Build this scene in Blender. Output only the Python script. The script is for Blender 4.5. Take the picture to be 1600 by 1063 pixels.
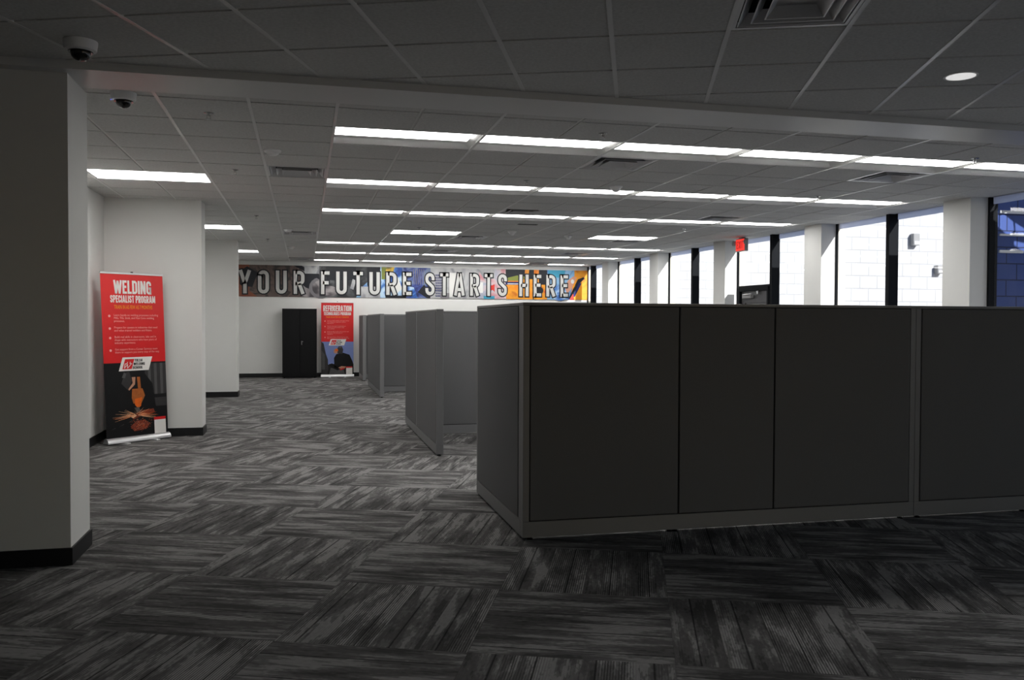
import bpy, math, random
from mathutils import Matrix, Vector

for _o in list(bpy.data.objects):
    bpy.data.objects.remove(_o)
SC = bpy.context.scene
COL = SC.collection

# ------------------------------------------------------------------ camera
F_PX, PITCH, YAW, ROLL = 1348.0, -0.022367, 0.23586, 0.00375
PHI = 0.3787                      # the carpet and the front ceiling grid are turned by this
CAM_Z = 1.5
cp, sp_, cy, sy = math.cos(PITCH), math.sin(PITCH), math.cos(YAW), math.sin(YAW)
FW = Vector((sy * cp, cy * cp, sp_))
RT = Vector((cy, -sy, 0))
UP = RT.cross(FW)
R2 = RT * math.cos(ROLL) + UP * math.sin(ROLL)
U2 = UP * math.cos(ROLL) - RT * math.sin(ROLL)
camd = bpy.data.cameras.new('camera')
camd.sensor_width = 36.0
camd.lens = F_PX / 1600 * 36.0
camd.clip_end = 500
cam = bpy.data.objects.new('camera', camd)
COL.objects.link(cam)
M = Matrix((R2, U2, -FW)).transposed().to_4x4()
M.translation = Vector((0, 0, CAM_Z))
cam.matrix_world = M
SC.camera = cam

# ------------------------------------------------------------------ world, sun, exposure
SC.view_settings.view_transform = 'Standard'
SC.view_settings.look = 'None'
SC.view_settings.exposure = 0.2
SC.view_settings.gamma = 1.0
SC.view_settings.use_curve_mapping = False
SUN = Vector((-0.50, 1.0, -0.65)).normalized()      # the way the sunlight travels
w = bpy.data.worlds.new('sky')
SC.world = w
w.use_nodes = True
wn = w.node_tree
wn.nodes.clear()
wo = wn.nodes.new('ShaderNodeOutputWorld')
wb = wn.nodes.new('ShaderNodeBackground')
ws = wn.nodes.new('ShaderNodeTexSky')
ws.sky_type = 'NISHITA'
ws.sun_disc = False
ws.sun_elevation = math.asin(-SUN.z)
ws.sun_rotation = math.atan2(-SUN.x, -SUN.y)
wb.inputs['Strength'].default_value = 0.16
wn.links.new(ws.outputs[0], wb.inputs[0])
wn.links.new(wb.outputs[0], wo.inputs[0])
sd = bpy.data.lights.new('sun', 'SUN')
sd.energy = 6.5
sd.angle = 0.0093
sd.color = (1.0, 0.985, 0.965)
so = bpy.data.objects.new('sun', sd)
so.rotation_euler = SUN.to_track_quat('-Z', 'Y').to_euler()
so.location = (12, -6, 12)
COL.objects.link(so)
LENS_STRENGTH = 12.0

# ------------------------------------------------------------------ materials
MAT = {}


def new_mat(name):
    m = bpy.data.materials.new(name)
    m.use_nodes = True
    MAT[name] = m
    nt = m.node_tree
    return m, nt, nt.nodes['Principled BSDF']


def flat(name, col, rough=0.7, metal=0.0, spec=0.3, noise=0.0, nscale=40.0, bump=0.0, emit=0.0):
    """plain paint, plastic or metal with a faint procedural mottling"""
    m, nt, b = new_mat(name)
    b.inputs['Roughness'].default_value = rough
    b.inputs['Metallic'].default_value = metal
    b.inputs['Specular IOR Level'].default_value = spec
    tc = nt.nodes.new('ShaderNodeTexCoord')
    nz = nt.nodes.new('ShaderNodeTexNoise')
    nz.inputs['Scale'].default_value = nscale
    nz.inputs['Detail'].default_value = 3
    nt.links.new(tc.outputs['Object'], nz.inputs['Vector'])
    mx = nt.nodes.new('ShaderNodeMix')
    mx.data_type = 'RGBA'
    nt.links.new(nz.outputs['Fac'], mx.inputs['Factor'])
    k = max(noise, 0.02)
    mx.inputs[6].default_value = (*[c * (1 - k) for c in col], 1)
    mx.inputs[7].default_value = (*[min(1, c * (1 + k)) for c in col], 1)
    nt.links.new(mx.outputs[2], b.inputs['Base Color'])
    if bump:
        bp = nt.nodes.new('ShaderNodeBump')
        bp.inputs['Strength'].default_value = bump
        bp.inputs['Distance'].default_value = 0.002
        nt.links.new(nz.outputs['Fac'], bp.inputs['Height'])
        nt.links.new(bp.outputs[0], b.inputs['Normal'])
    if emit:
        nt.links.new(mx.outputs[2], b.inputs['Emission Color'])
        b.inputs['Emission Strength'].default_value = emit
    return m


def g(v):          # sRGB 0..255 to linear
    def f(c):
        c /= 255.0
        return c / 12.92 if c <= 0.04045 else ((c + 0.055) / 1.055) ** 2.4
    return tuple(f(c) for c in v)


flat('white_paint', (0.72, 0.72, 0.70), 0.65, noise=0.02, nscale=6, bump=0.05)
flat('column_paint', (0.70, 0.70, 0.68), 0.6, noise=0.02, nscale=6)
flat('beam_paint', (0.66, 0.66, 0.65), 0.35, noise=0.02, nscale=4)
flat('black_base', (0.012, 0.012, 0.013), 0.45)
flat('tile', (0.60, 0.60, 0.585), 0.95, noise=0.22, nscale=55, bump=0.4)
flat('grid_bar', (0.74, 0.74, 0.72), 0.5)
flat('main_bar', (0.66, 0.66, 0.65), 0.28, spec=0.6)
flat('plenum', (0.03, 0.03, 0.03), 0.95)
flat('fixture_white', (0.78, 0.78, 0.77), 0.4)
flat('fixture_grey', (0.07, 0.07, 0.07), 0.6)
flat('diffuser_metal', (0.62, 0.62, 0.63), 0.3, metal=0.55)
flat('diffuser_dark', (0.03, 0.03, 0.03), 0.8)
flat('fabric', (0.135, 0.135, 0.137), 0.95, noise=0.12, nscale=260, bump=0.5, spec=0.1)
flat('panel_metal', (0.19, 0.19, 0.193), 0.5, metal=0.2, noise=0.03)
flat('panel_gap', (0.01, 0.01, 0.01), 0.9)
flat('black_steel', (0.005, 0.005, 0.006), 0.5, spec=0.2)
flat('chrome', (0.6, 0.6, 0.6), 0.25, metal=1.0)
flat('white_plastic', (0.84, 0.84, 0.84), 0.35)
flat('black_plastic', (0.008, 0.008, 0.008), 0.15, spec=0.6)
flat('grey_plastic', (0.28, 0.28, 0.28), 0.45)
flat('mullion', (0.011, 0.012, 0.014), 0.6, spec=0.05)
flat('jamb_beige', (0.70, 0.66, 0.56), 0.6)
flat('door_grey', (0.11, 0.11, 0.115), 0.4, metal=0.4)
flat('alu', (0.66, 0.66, 0.67), 0.35, metal=0.7)
flat('concrete', (0.50, 0.51, 0.53), 0.9, noise=0.12, nscale=3)
flat('added_canopy_metal', (0.25, 0.26, 0.30), 0.5, metal=0.3)
flat('sign_red', (0.75, 0.03, 0.02), 0.4, emit=1.2)
flat('sign_letter', (0.28, 0.01, 0.01), 0.4, emit=0.5)
flat('led_blue', (0.05, 0.1, 1.0), 0.4, emit=1.5)
flat('wood_desk', (0.30, 0.30, 0.30), 0.5)

# light lens
m, nt, b = new_mat('lens')
b.inputs['Base Color'].default_value = (0.9, 0.9, 0.9, 1)
b.inputs['Emission Color'].default_value = (1.0, 0.985, 0.96, 1)
b.inputs['Emission Strength'].default_value = LENS_STRENGTH
m, nt, b = new_mat('lens_dim')
b.inputs['Base Color'].default_value = (0.9, 0.9, 0.9, 1)
b.inputs['Emission Color'].default_value = (1.0, 0.985, 0.96, 1)
b.inputs['Emission Strength'].default_value = 0.55

# glass: clear with a weak mirror at grazing angles
m, nt, b = new_mat('glass')
nt.nodes.remove(b)
out = nt.nodes['Material Output']
tr = nt.nodes.new('ShaderNodeBsdfTransparent')
tr.inputs[0].default_value = (0.93, 0.95, 0.96, 1)
gl = nt.nodes.new('ShaderNodeBsdfGlossy')
gl.inputs['Roughness'].default_value = 0.02
mx = nt.nodes.new('ShaderNodeMixShader')
mx.inputs[0].default_value = 0.05
nt.links.new(tr.outputs[0], mx.inputs[1])
nt.links.new(gl.outputs[0], mx.inputs[2])
nt.links.new(mx.outputs[0], out.inputs[0])

# pale translucent film along the window heads
m, nt, b = new_mat('head_film')
nt.nodes.remove(b)
out = nt.nodes['Material Output']
tl = nt.nodes.new('ShaderNodeBsdfTranslucent')
tl.inputs[0].default_value = (0.86, 0.88, 0.97, 1)
df = nt.nodes.new('ShaderNodeBsdfDiffuse')
df.inputs[0].default_value = (0.62, 0.68, 0.82, 1)
mx = nt.nodes.new('ShaderNodeMixShader')
mx.inputs[0].default_value = 0.3
nt.links.new(tl.outputs[0], mx.inputs[1])
nt.links.new(df.outputs[0], mx.inputs[2])
nt.links.new(mx.outputs[0], out.inputs[0])


def block_mat(name, col, joint):
    m, nt, b = new_mat(name)
    b.inputs['Roughness'].default_value = 0.85
    tc = nt.nodes.new('ShaderNodeTexCoord')
    sx = nt.nodes.new('ShaderNodeSeparateXYZ')
    nt.links.new(tc.outputs['Object'], sx.inputs[0])
    ad = nt.nodes.new('ShaderNodeMath')
    ad.operation = 'ADD'
    nt.links.new(sx.outputs[0], ad.inputs[0])
    nt.links.new(sx.outputs[1], ad.inputs[1])
    cb = nt.nodes.new('ShaderNodeCombineXYZ')
    nt.links.new(ad.outputs[0], cb.inputs[0])
    nt.links.new(sx.outputs[2], cb.inputs[1])
    br = nt.nodes.new('ShaderNodeTexBrick')
    br.inputs['Scale'].default_value = 1.0
    br.inputs['Brick Width'].default_value = 0.31
    br.inputs['Row Height'].default_value = 0.203
    br.inputs['Mortar Size'].default_value = 0.009
    br.inputs['Mortar Smooth'].default_value = 0.3
    br.inputs['Color1'].default_value = (*col, 1)
    br.inputs['Color2'].default_value = (*[c * 1.05 for c in col], 1)
    br.inputs['Mortar'].default_value = (*joint, 1)
    nt.links.new(cb.outputs[0], br.inputs['Vector'])
    nt.links.new(br.outputs['Color'], b.inputs['Base Color'])
    bp = nt.nodes.new('ShaderNodeBump')
    bp.inputs['Strength'].default_value = 0.5
    bp.inputs['Distance'].default_value = 0.006
    bp.invert = True
    nt.links.new(br.outputs['Fac'], bp.inputs['Height'])
    nt.links.new(bp.outputs[0], b.inputs['Normal'])


block_mat('block_white', (0.48, 0.482, 0.49), (0.385, 0.388, 0.40))
block_mat('block_navy', g((62, 84, 148)), g((34, 46, 88)))


def mural_mat(name, c1, c2, c3, scale, stretch=(1, 1, 1), seed=0.0):
    m, nt, b = new_mat(name)
    b.inputs['Roughness'].default_value = 0.5
    tc = nt.nodes.new('ShaderNodeTexCoord')
    mp = nt.nodes.new('ShaderNodeMapping')
    mp.inputs['Scale'].default_value = stretch
    mp.inputs['Location'].default_value = (seed, seed * 0.7, seed * 1.3)
    mp.inputs['Rotation'].default_value = (0, 0.5 + seed * 0.13, 0)
    nz = nt.nodes.new('ShaderNodeTexNoise')
    nz.inputs['Scale'].default_value = scale
    nz.inputs['Detail'].default_value = 4
    nz.inputs['Distortion'].default_value = 1.6
    cr = nt.nodes.new('ShaderNodeValToRGB')
    cr.color_ramp.interpolation = 'B_SPLINE'
    e = cr.color_ramp.elements
    e[0].position = 0.36
    e[0].color = (*c1, 1)
    e[1].position = 0.62
    e[1].color = (*c3, 1)
    k = e.new(0.5)
    k.color = (*c2, 1)
    nt.links.new(tc.outputs['Object'], mp.inputs[0])
    nt.links.new(mp.outputs[0], nz.inputs['Vector'])
    nt.links.new(nz.outputs['Fac'], cr.inputs[0])
    nt.links.new(cr.outputs[0], b.inputs['Base Color'])


# carpet: planks laid in square blocks turned against each other
m, nt, b = new_mat('carpet')
b.inputs['Roughness'].default_value = 0.95
b.inputs['Specular IOR Level'].default_value = 0.1
N = nt.nodes
L = nt.links


def mth(op, a, b_=None, c_=None):
    n = N.new('ShaderNodeMath')
    n.operation = op
    for i, v in enumerate((a, b_, c_)):
        if v is None:
            continue
        if isinstance(v, (int, float)):
            n.inputs[i].default_value = v
        else:
            L.new(v, n.inputs[i])
    return n.outputs[0]


tc = N.new('ShaderNodeTexCoord')
sx = N.new('ShaderNodeSeparateXYZ')
L.new(tc.outputs['Object'], sx.inputs[0])
ca, sa = math.cos(PHI), math.sin(PHI)
BS = 0.9225
u = mth('DIVIDE', mth('SUBTRACT', mth('SUBTRACT', mth('MULTIPLY', sx.outputs[0], ca), mth('MULTIPLY', sx.outputs[1], sa)), 0.18), BS)
v = mth('DIVIDE', mth('SUBTRACT', mth('ADD', mth('MULTIPLY', sx.outputs[0], sa), mth('MULTIPLY', sx.outputs[1], ca)), 4.72), BS)
fu, fv = mth('FLOOR', u), mth('FLOOR', v)
par = mth('FLOORED_MODULO', mth('ADD', fu, fv), 2.0)         # 1: stripes run along v
lu, lv = mth('SUBTRACT', u, fu), mth('SUBTRACT', v, fv)
inv = mth('SUBTRACT', 1.0, par)
across = mth('ADD', mth('MULTIPLY', lu, par), mth('MULTIPLY', lv, inv))
along = mth('ADD', mth('MULTIPLY', lv, par), mth('MULTIPLY', lu, inv))
plank = mth('FLOOR', mth('MULTIPLY', across, 4.0))
seed = mth('ADD', mth('ADD', mth('MULTIPLY', fu, 17.3), mth('MULTIPLY', fv, 31.7)), mth('MULTIPLY', plank, 5.9))


def noise(xs, ys, zs, detail=2.0, scale=1.0, rough=0.5):
    c = N.new('ShaderNodeCombineXYZ')
    for i, q in enumerate((xs, ys, zs)):
        if isinstance(q, (int, float)):
            c.inputs[i].default_value = q
        else:
            L.new(q, c.inputs[i])
    n = N.new('ShaderNodeTexNoise')
    n.inputs['Scale'].default_value = scale
    n.inputs['Detail'].default_value = detail
    n.inputs['Roughness'].default_value = rough
    L.new(c.outputs[0], n.inputs['Vector'])
    return n.outputs['Fac']


def ramp(src, stops, interp='LINEAR'):
    r = N.new('ShaderNodeValToRGB')
    r.color_ramp.interpolation = interp
    e = r.color_ramp.elements
    e[0].position, e[0].color = stops[0][0], (*[stops[0][1]] * 3, 1)
    e[1].position, e[1].color = stops[-1][0], (*[stops[-1][1]] * 3, 1)
    for p_, q_ in stops[1:-1]:
        e.new(p_).color = (q_, q_, q_, 1)
    L.new(src, r.inputs[0])
    return r.outputs[0]


def noise2(su, sv, off, detail, dist=0.0):
    return noise(mth('MULTIPLY', along, su), mth('MULTIPLY', across, sv), mth('ADD', seed, off), detail, 1.0, 0.62)


lane = mth('DIVIDE', mth('FLOOR', mth('MULTIPLY', across, 84.0)), 84.0)
soft = noise(mth('ADD', mth('MULTIPLY', along, 1.9), mth('MULTIPLY', noise(mth('MULTIPLY', lane, 84.0), 2.2, seed, 0.0), 0.5)), mth('MULTIPLY', across, 7.0), mth('ADD', seed, 3.3), 4.0, 1.0, 0.6)                       # ragged cloud patches
thin = noise(mth('MULTIPLY', along, 2.0), mth('MULTIPLY', lane, 30.0), mth('ADD', seed, 8.1), 2.0, 1.0, 0.6)
grit = noise(mth('MULTIPLY', along, 26.0), mth('MULTIPLY', across, 60.0), seed, 2.0)
base = mth('ADD', mth('ADD', mth('MULTIPLY', soft, 0.74), mth('MULTIPLY', thin, 0.26)), mth('MULTIPLY', mth('SUBTRACT', grit, 0.5), 0.10))
tone = ramp(base, [(0.40, 0.0), (0.425, 0.18), (0.485, 0.24), (0.50, 0.45), (0.535, 0.50), (0.552, 1.0)])
zone = ramp(noise(mth('MULTIPLY', across, 5.0), 3.1, mth('ADD', seed, 21.0), 1.0), [(0.46, 0.0), (0.56, 1.0)])
pin0 = ramp(mth('PINGPONG', mth('MULTIPLY', across, 76.0), 0.5), [(0.10, 0.0), (0.32, 1.0)])
pin = mth('ADD', mth('SUBTRACT', 1.0, mth('MULTIPLY', zone, 0.55)), mth('MULTIPLY', mth('MULTIPLY', pin0, zone), 0.95))
dlp = mth('ADD', 0.15, mth('MULTIPLY', noise(7.7, 1.3, mth('MULTIPLY', seed, 3.7), 0.0), 0.7))
dpos = mth('ABSOLUTE', mth('SUBTRACT', mth('FRACT', mth('MULTIPLY', across, 4.0)), dlp))
dark = ramp(dpos, [(0.010, 0.25), (0.028, 1.0)])
edge_a = ramp(mth('PINGPONG', mth('MULTIPLY', across, 4.0), 0.5), [(0.0, 0.85), (0.02, 1.0)])
edge_b = ramp(mth('PINGPONG', along, 0.5), [(0.0, 0.8), (0.004, 1.0)])
val = mth('ADD', 0.054, mth('MULTIPLY', tone, 0.17))
val = mth('MULTIPLY', val, pin)
val = mth('MULTIPLY', mth('MULTIPLY', val, dark), mth('MULTIPLY', edge_a, edge_b))
val = mth('MULTIPLY', val, mth('ADD', 0.8, mth('MULTIPLY', grit, 0.4)))
cc = N.new('ShaderNodeCombineColor')
L.new(mth('MULTIPLY', val, 1.03), cc.inputs[0])
L.new(val, cc.inputs[1])
L.new(mth('MULTIPLY', val, 0.98), cc.inputs[2])
L.new(cc.outputs[0], b.inputs['Base Color'])

# ------------------------------------------------------------------ mesh helpers


class MB:
    def __init__(self):
        self.v, self.f, self.mi = [], [], []
        self.m = 0
        self.X = None            # optional transform

    def add(self, vs, fs):
        o = len(self.v)
        for p in vs:
            p = Vector(p)
            if self.X is not None:
                p = self.X @ p
            self.v.append(tuple(p))
        for f in fs:
            self.f.append(tuple(o + i for i in f))
            self.mi.append(self.m)
        return self

    def box(self, x0, y0, z0, x1, y1, z1, ch=0.0):
        if ch <= 0:
            vs = [(x, y, z) for z in (z0, z1) for y in (y0, y1) for x in (x0, x1)]
            return self.add(vs, [(0, 2, 3, 1), (4, 5, 7, 6), (0, 1, 5, 4), (2, 6, 7, 3), (0, 4, 6, 2), (1, 3, 7, 5)])
        # chamfered along the vertical edges and top
        def ring(z, i):
            a, b_, c, d = x0 + i, x1 - i, y0 + i, y1 - i
            return [(a + ch, c, z), (b_ - ch, c, z), (b_, c + ch, z), (b_, d - ch, z), (b_ - ch, d, z), (a + ch, d, z), (a, d - ch, z), (a, c + ch, z)]
        vs = ring(z0, 0) + ring(z1 - ch, 0) + ring(z1, ch * 0.7)
        fs = [tuple(range(7, -1, -1)), tuple(range(16, 24))]
        for k in range(2):
            for i in range(8):
                j = (i + 1) % 8
                fs.append((k * 8 + i, k * 8 + j, k * 8 + 8 + j, k * 8 + 8 + i))
        return self.add(vs, fs)

    def poly(self, pts):
        return self.add(pts, [tuple(range(len(pts)))])

    def lathe(self, prof, c=(0, 0, 0), n=24, axis='z'):
        vs, fs = [], []
        for r, z in prof:
            for i in range(n):
                a = 2 * math.pi * i / n
                p = (r * math.cos(a), r * math.sin(a), z)
                if axis == 'y':
                    p = (p[0], p[2], p[1])
                if axis == 'x':
                    p = (p[2], p[0], p[1])
                vs.append((p[0] + c[0], p[1] + c[1], p[2] + c[2]))
        for k in range(len(prof) - 1):
            for i in range(n):
                j = (i + 1) % n
                fs.append((k * n + i, k * n + j, k * n + n + j, k * n + n + i))
        fs.append(tuple(range(n))[::-1])
        fs.append(tuple((len(prof) - 1) * n + i for i in range(n)))
        return self.add(vs, fs)

    def prism(self, pts2, y0, y1):
        """polygon in x,z extruded between y0 (front) and y1 (back)"""
        n = len(pts2)
        vs = [(x, y0, z) for x, z in pts2] + [(x, y1, z) for x, z in pts2]
        fs = [tuple(range(n)), tuple(range(2 * n - 1, n - 1, -1))]
        for i in range(n):
            j = (i + 1) % n
            fs.append((i, n + i, n + j, j))
        return self.add(vs, fs)

    def build(self, name, mats, parent=None, loc=(0, 0, 0), smooth=False, bevel=0.0):
        if not isinstance(mats, (list, tuple)):
            mats = [mats]
        me = bpy.data.meshes.new(name)
        me.from_pydata(self.v, [], self.f)
        for q in mats:
            me.materials.append(MAT[q])
        me.polygons.foreach_set('material_index', self.mi)
        if smooth:
            me.polygons.foreach_set('use_smooth', [True] * len(self.f))
            try:
                me.set_sharp_from_angle(angle=math.radians(40))
            except Exception:
                pass
        me.update()
        o = bpy.data.objects.new(name, me)
        COL.objects.link(o)
        if parent is not None:
            o.parent = parent
        o.location = loc
        if bevel:
            bv = o.modifiers.new('bevel', 'BEVEL')
            bv.width = bevel
            bv.segments = 2
            bv.limit_method = 'ANGLE'
        return o


def tag(o, label=None, cat=None, group=None, kind=None):
    if label:
        o['label'] = label
    if cat:
        o['category'] = cat
    if group:
        o['group'] = group
    if kind:
        o['kind'] = kind
    return o


def thing(name, loc, label, cat, group=None, rz=0.0):
    o = bpy.data.objects.new(name, None)
    COL.objects.link(o)
    o.location = loc
    o.rotation_euler = (0, 0, rz)
    o.empty_display_size = 0.1
    return tag(o, label, cat, group)


def kids(o):
    return [c for c in COL.objects if c.parent == o]


def copy_tree(o, loc, label, group=None, parent=None):
    c = o.copy()
    COL.objects.link(c)
    if parent is None:
        c.location = loc
        c['label'] = label
        if group:
            c['group'] = group
    else:
        c.parent = parent
    for ch in kids(o):
        copy_tree(ch, None, None, None, c)
    return c


def struct(mb, name, mats, label=None, **k):
    o = mb.build(name, mats, **k)
    o['kind'] = 'structure'
    if label:
        o['label'] = label
    return o


ORD = ['first', 'second', 'third', 'fourth', 'fifth', 'sixth', 'seventh', 'eighth']

# ------------------------------------------------------------------ lettering (own condensed gothic)


def arc(cx, cz, rx, rz, a0, a1, n=7):
    return [(cx + rx * math.cos(math.radians(a0 + (a1 - a0) * i / n)), cz + rz * math.sin(math.radians(a0 + (a1 - a0) * i / n))) for i in range(n + 1)]


def glyph(ch, t):
    W = 0.46
    a, b_, lo, hi = t / 2, W - t / 2, t / 2, 1 - t / 2
    mid = W / 2
    r = (b_ - a) / 2
    top = arc(mid, hi - r, r, r, 180, 0)
    bot = arc(mid, lo + r, r, r, 0, -180)
    if ch == 'A':
        W = 0.54
        return W, [[(t * .45, 0), (W / 2 - .02, 1)], [(W - t * .45, 0), (W / 2 + .02, 1)], [(.16, .27), (W - .16, .27)]]
    if ch == 'C':
        return W, [[(b_, .64)] + top[::-1] + bot[::-1] + [(b_, .36)]]
    if ch == 'D':
        return W, [[(a, lo)] + [(mid - .03, lo)] + arc(b_ - r, lo + r, r, r, -90, 0) + arc(b_ - r, hi - r, r, r, 0, 90) + [(a, hi)], [(a, 0), (a, 1)]]
    if ch == 'E':
        W = 0.38
        return W, [[(a, 0), (a, 1)], [(a, lo), (W, lo)], [(a, hi), (W, hi)], [(a, .52), (W - .04, .52)]]
    if ch == 'F':
        W = 0.37
        return W, [[(a, 0), (a, 1)], [(a, hi), (W, hi)], [(a, .5), (W - .04, .5)]]
    if ch == 'G':
        return W, [[(b_, .66)] + top[::-1] + bot[::-1] + [(b_, .5)], [(mid, .46), (W, .46)], [(b_, .5), (b_, 0)]]
    if ch == 'H':
        return W, [[(a, 0), (a, 1)], [(b_, 0), (b_, 1)], [(a, .5), (b_, .5)]]
    if ch == 'I':
        return t, [[(t / 2, 0), (t / 2, 1)]]
    if ch == 'L':
        W = 0.36
        return W, [[(a, 0), (a, 1)], [(a, lo), (W, lo)]]
    if ch == 'M':
        W = 0.62
        return W, [[(a, 0), (a, 1)], [(W - a, 0), (W - a, 1)], [(a + .02, 1), (W / 2, .12)], [(W - a - .02, 1), (W / 2, .12)]]
    if ch == 'N':
        return W + .02, [[(a, 0), (a, 1)], [(b_ + .02, 0), (b_ + .02, 1)], [(a + .01, .97), (b_ + .01, .03)]]
    if ch == 'O':
        return W, [top + bot + [top[0], top[1]]]
    if ch in 'PR':
        q = arc(b_ - r, hi - r, r, r, 90, 0) + arc(b_ - r, .45 + r, r, r, 0, -90)
        s = [[(a, 0), (a, 1)], [(a, hi)] + q + [(a, .45)]]
        if ch == 'R':
            s.append([(mid, .45), (b_ + .01, 0)])
        return W, s
    if ch == 'S':
        return W, [[(b_, .68)] + top[::-1] + [(a, .70), (a + .02, .62), (b_ - .02, .38), (b_, .30)] + bot + [(a, .32)]]
    if ch == 'T':
        W = 0.42
        return W, [[(0, hi), (W, hi)], [(W / 2, 0), (W / 2, 1)]]
    if ch == 'U':
        return W, [[(b_, 1)] + bot + [(a, 1)]]
    if ch == 'W':
        W = 0.72
        return W, [[(.06, 1), (.2, 0)], [(.2, 0), (.36, .95)], [(.36, .95), (.52, 0)], [(.52, 0), (.66, 1)]]
    if ch == 'X':
        return W, [[(.05, 0), (W - .05, 1)], [(.05, 1), (W - .05, 0)]]
    if ch == 'Y':
        W = 0.5
        return W, [[(.06, 1), (W / 2, .42)], [(W - .06, 1), (W / 2, .42)], [(W / 2, 0), (W / 2, .48)]]
    return 0.2, []


def stroke(mb, pts, t, y0, y1, fx):
    """thick polyline in the x,z plane, fx maps (x,z)->(x,z)"""
    n = len(pts)
    Lf, Rt = [], []
    for i in range(n):
        p = Vector(pts[i])
        d1 = (Vector(pts[i]) - Vector(pts[i - 1])).normalized() if i > 0 else None
        d2 = (Vector(pts[i + 1]) - Vector(pts[i])).normalized() if i < n - 1 else None
        if d1 is None or d1.length == 0:
            d1 = d2
        if d2 is None or d2.length == 0:
            d2 = d1
        n1, n2 = Vector((-d1.y, d1.x)), Vector((-d2.y, d2.x))
        nn = (n1 + n2)
        nn = nn.normalized() if nn.length > 1e-6 else n1
        k = min(1.6, 1 / max(0.3, nn.dot(n1)))
        Lf.append(p + nn * t / 2 * k)
        Rt.append(p - nn * t / 2 * k)
    for i in range(n - 1):
        q = [fx(*Lf[i]), fx(*Rt[i]), fx(*Rt[i + 1]), fx(*Lf[i + 1])]
        mb.prism(q, y0, y1)


def write(mb, s, x0, z0, hgt, width=None, t=0.15, y0=-0.002, y1=0.0, gap=0.09, space=0.24, grow=0.0, slant=0.0, fxx=None, centre=True):
    gs, x = [], 0.0
    for ch in s:
        if ch == ' ':
            x += space
            continue
        W, st = glyph(ch, t)
        gs.append((x, st))
        x += W + gap
    tot = x - gap
    kx = (width / tot) if width else hgt
    off = x0 - (tot * kx / 2 if centre else 0)
    for gx, st in gs:
        for pl in st:
            def fx(a, c, gx=gx):
                q = (off + (a + gx) * kx + slant * c * hgt, z0 + c * hgt)
                return fxx(*q) if fxx else q
            if grow:
                pl2 = [Vector(p) for p in pl]
                d0 = (pl2[0] - pl2[1]).normalized() * grow
                d1 = (pl2[-1] - pl2[-2]).normalized() * grow
                pl2[0] = pl2[0] + d0
                pl2[-1] = pl2[-1] + d1
                pl = [tuple(p) for p in pl2]
            stroke(mb, pl, t + 2 * grow, y0, y1, fx)
    return kx


def small_text(lines, x0, z0, size, lead, y, mat, name, parent, sx=0.8, fxx=None):
    """fine print from the built-in font, turned to mesh"""
    cu = bpy.data.curves.new(name, 'FONT')
    cu.body = '\n'.join(lines)
    cu.size = size
    cu.space_line = lead
    cu.align_x = 'LEFT'
    cu.resolution_u = 2
    tmp = bpy.data.objects.new(name + '_tmp', cu)
    COL.objects.link(tmp)
    bpy.context.view_layer.update()
    dg = bpy.context.evaluated_depsgraph_get()
    me = bpy.data.meshes.new_from_object(tmp.evaluated_get(dg))
    vs = []
    for q in me.vertices:
        p = (x0 + q.co.x * sx, z0 + q.co.y)
        if fxx:
            p = fxx(*p)
        vs.append((p[0], y, p[1]))
    fs = [tuple(p.vertices) for p in me.polygons]
    bpy.data.objects.remove(tmp)
    bpy.data.meshes.remove(me)
    return vs, fs


# ------------------------------------------------------------------ the room
SKA = 1.547           # the window wall closes in slightly towards the far end (degrees)


def skew(o):
    p = Vector((8.2, 9.0))
    a = math.radians(SKA)
    d = Vector((o.location.x, o.location.y)) - p
    o.location.x = p.x + d.x * math.cos(a) - d.y * math.sin(a)
    o.location.y = p.y + d.x * math.sin(a) + d.y * math.cos(a)
    o.rotation_euler.z += a
    return o


def gl_x(y):
    return 8.2 - math.tan(math.radians(SKA)) * (y - 9.0)


CEIL = 3.04
XL, XG, YB = -2.45, 8.2, 23.35            # recessed left wall, window glass, far wall
BY0, BY1, BZ = 5.62, 6.06, 2.985          # beam
XN0, XN1, YN0 = -6.0, 8.2, -3.0           # the front area

mb = MB()
mb.add([(XN0, YN0, 0), (13.0, YN0, 0), (13.0, 24.5, 0), (XN0, 24.5, 0)], [(0, 1, 2, 3)])
mb.v = [(XN0, YN0, 0), (gl_x(YN0) + .08, YN0, 0), (gl_x(YB) + .08, YB + .1, 0), (XN0, YB + .1, 0)]
floor = struct(mb, 'floor', 'carpet', 'grey basket-weave plank carpet')


def clip(poly, f):
    out = []
    n = len(poly)
    for i in range(n):
        p, q = poly[i], poly[(i + 1) % n]
        fp, fq = f(p), f(q)
        if fp >= 0:
            out.append(p)
        if (fp >= 0) != (fq >= 0):
            s = fp / (fp - fq)
            out.append((p[0] + (q[0] - p[0]) * s, p[1] + (q[1] - p[1]) * s))
    return out


def slab(mb, poly, z0, z1, sides=True):
    n = len(poly)
    if n < 3:
        return
    vs = [(x, y, z0) for x, y in poly] + [(x, y, z1) for x, y in poly]
    fs = [tuple(range(n - 1, -1, -1))]
    if sides:
        for i in range(n):
            j = (i + 1) % n
            fs.append((i, j, n + j, n + i))
    mb.add(vs, fs)


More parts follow.
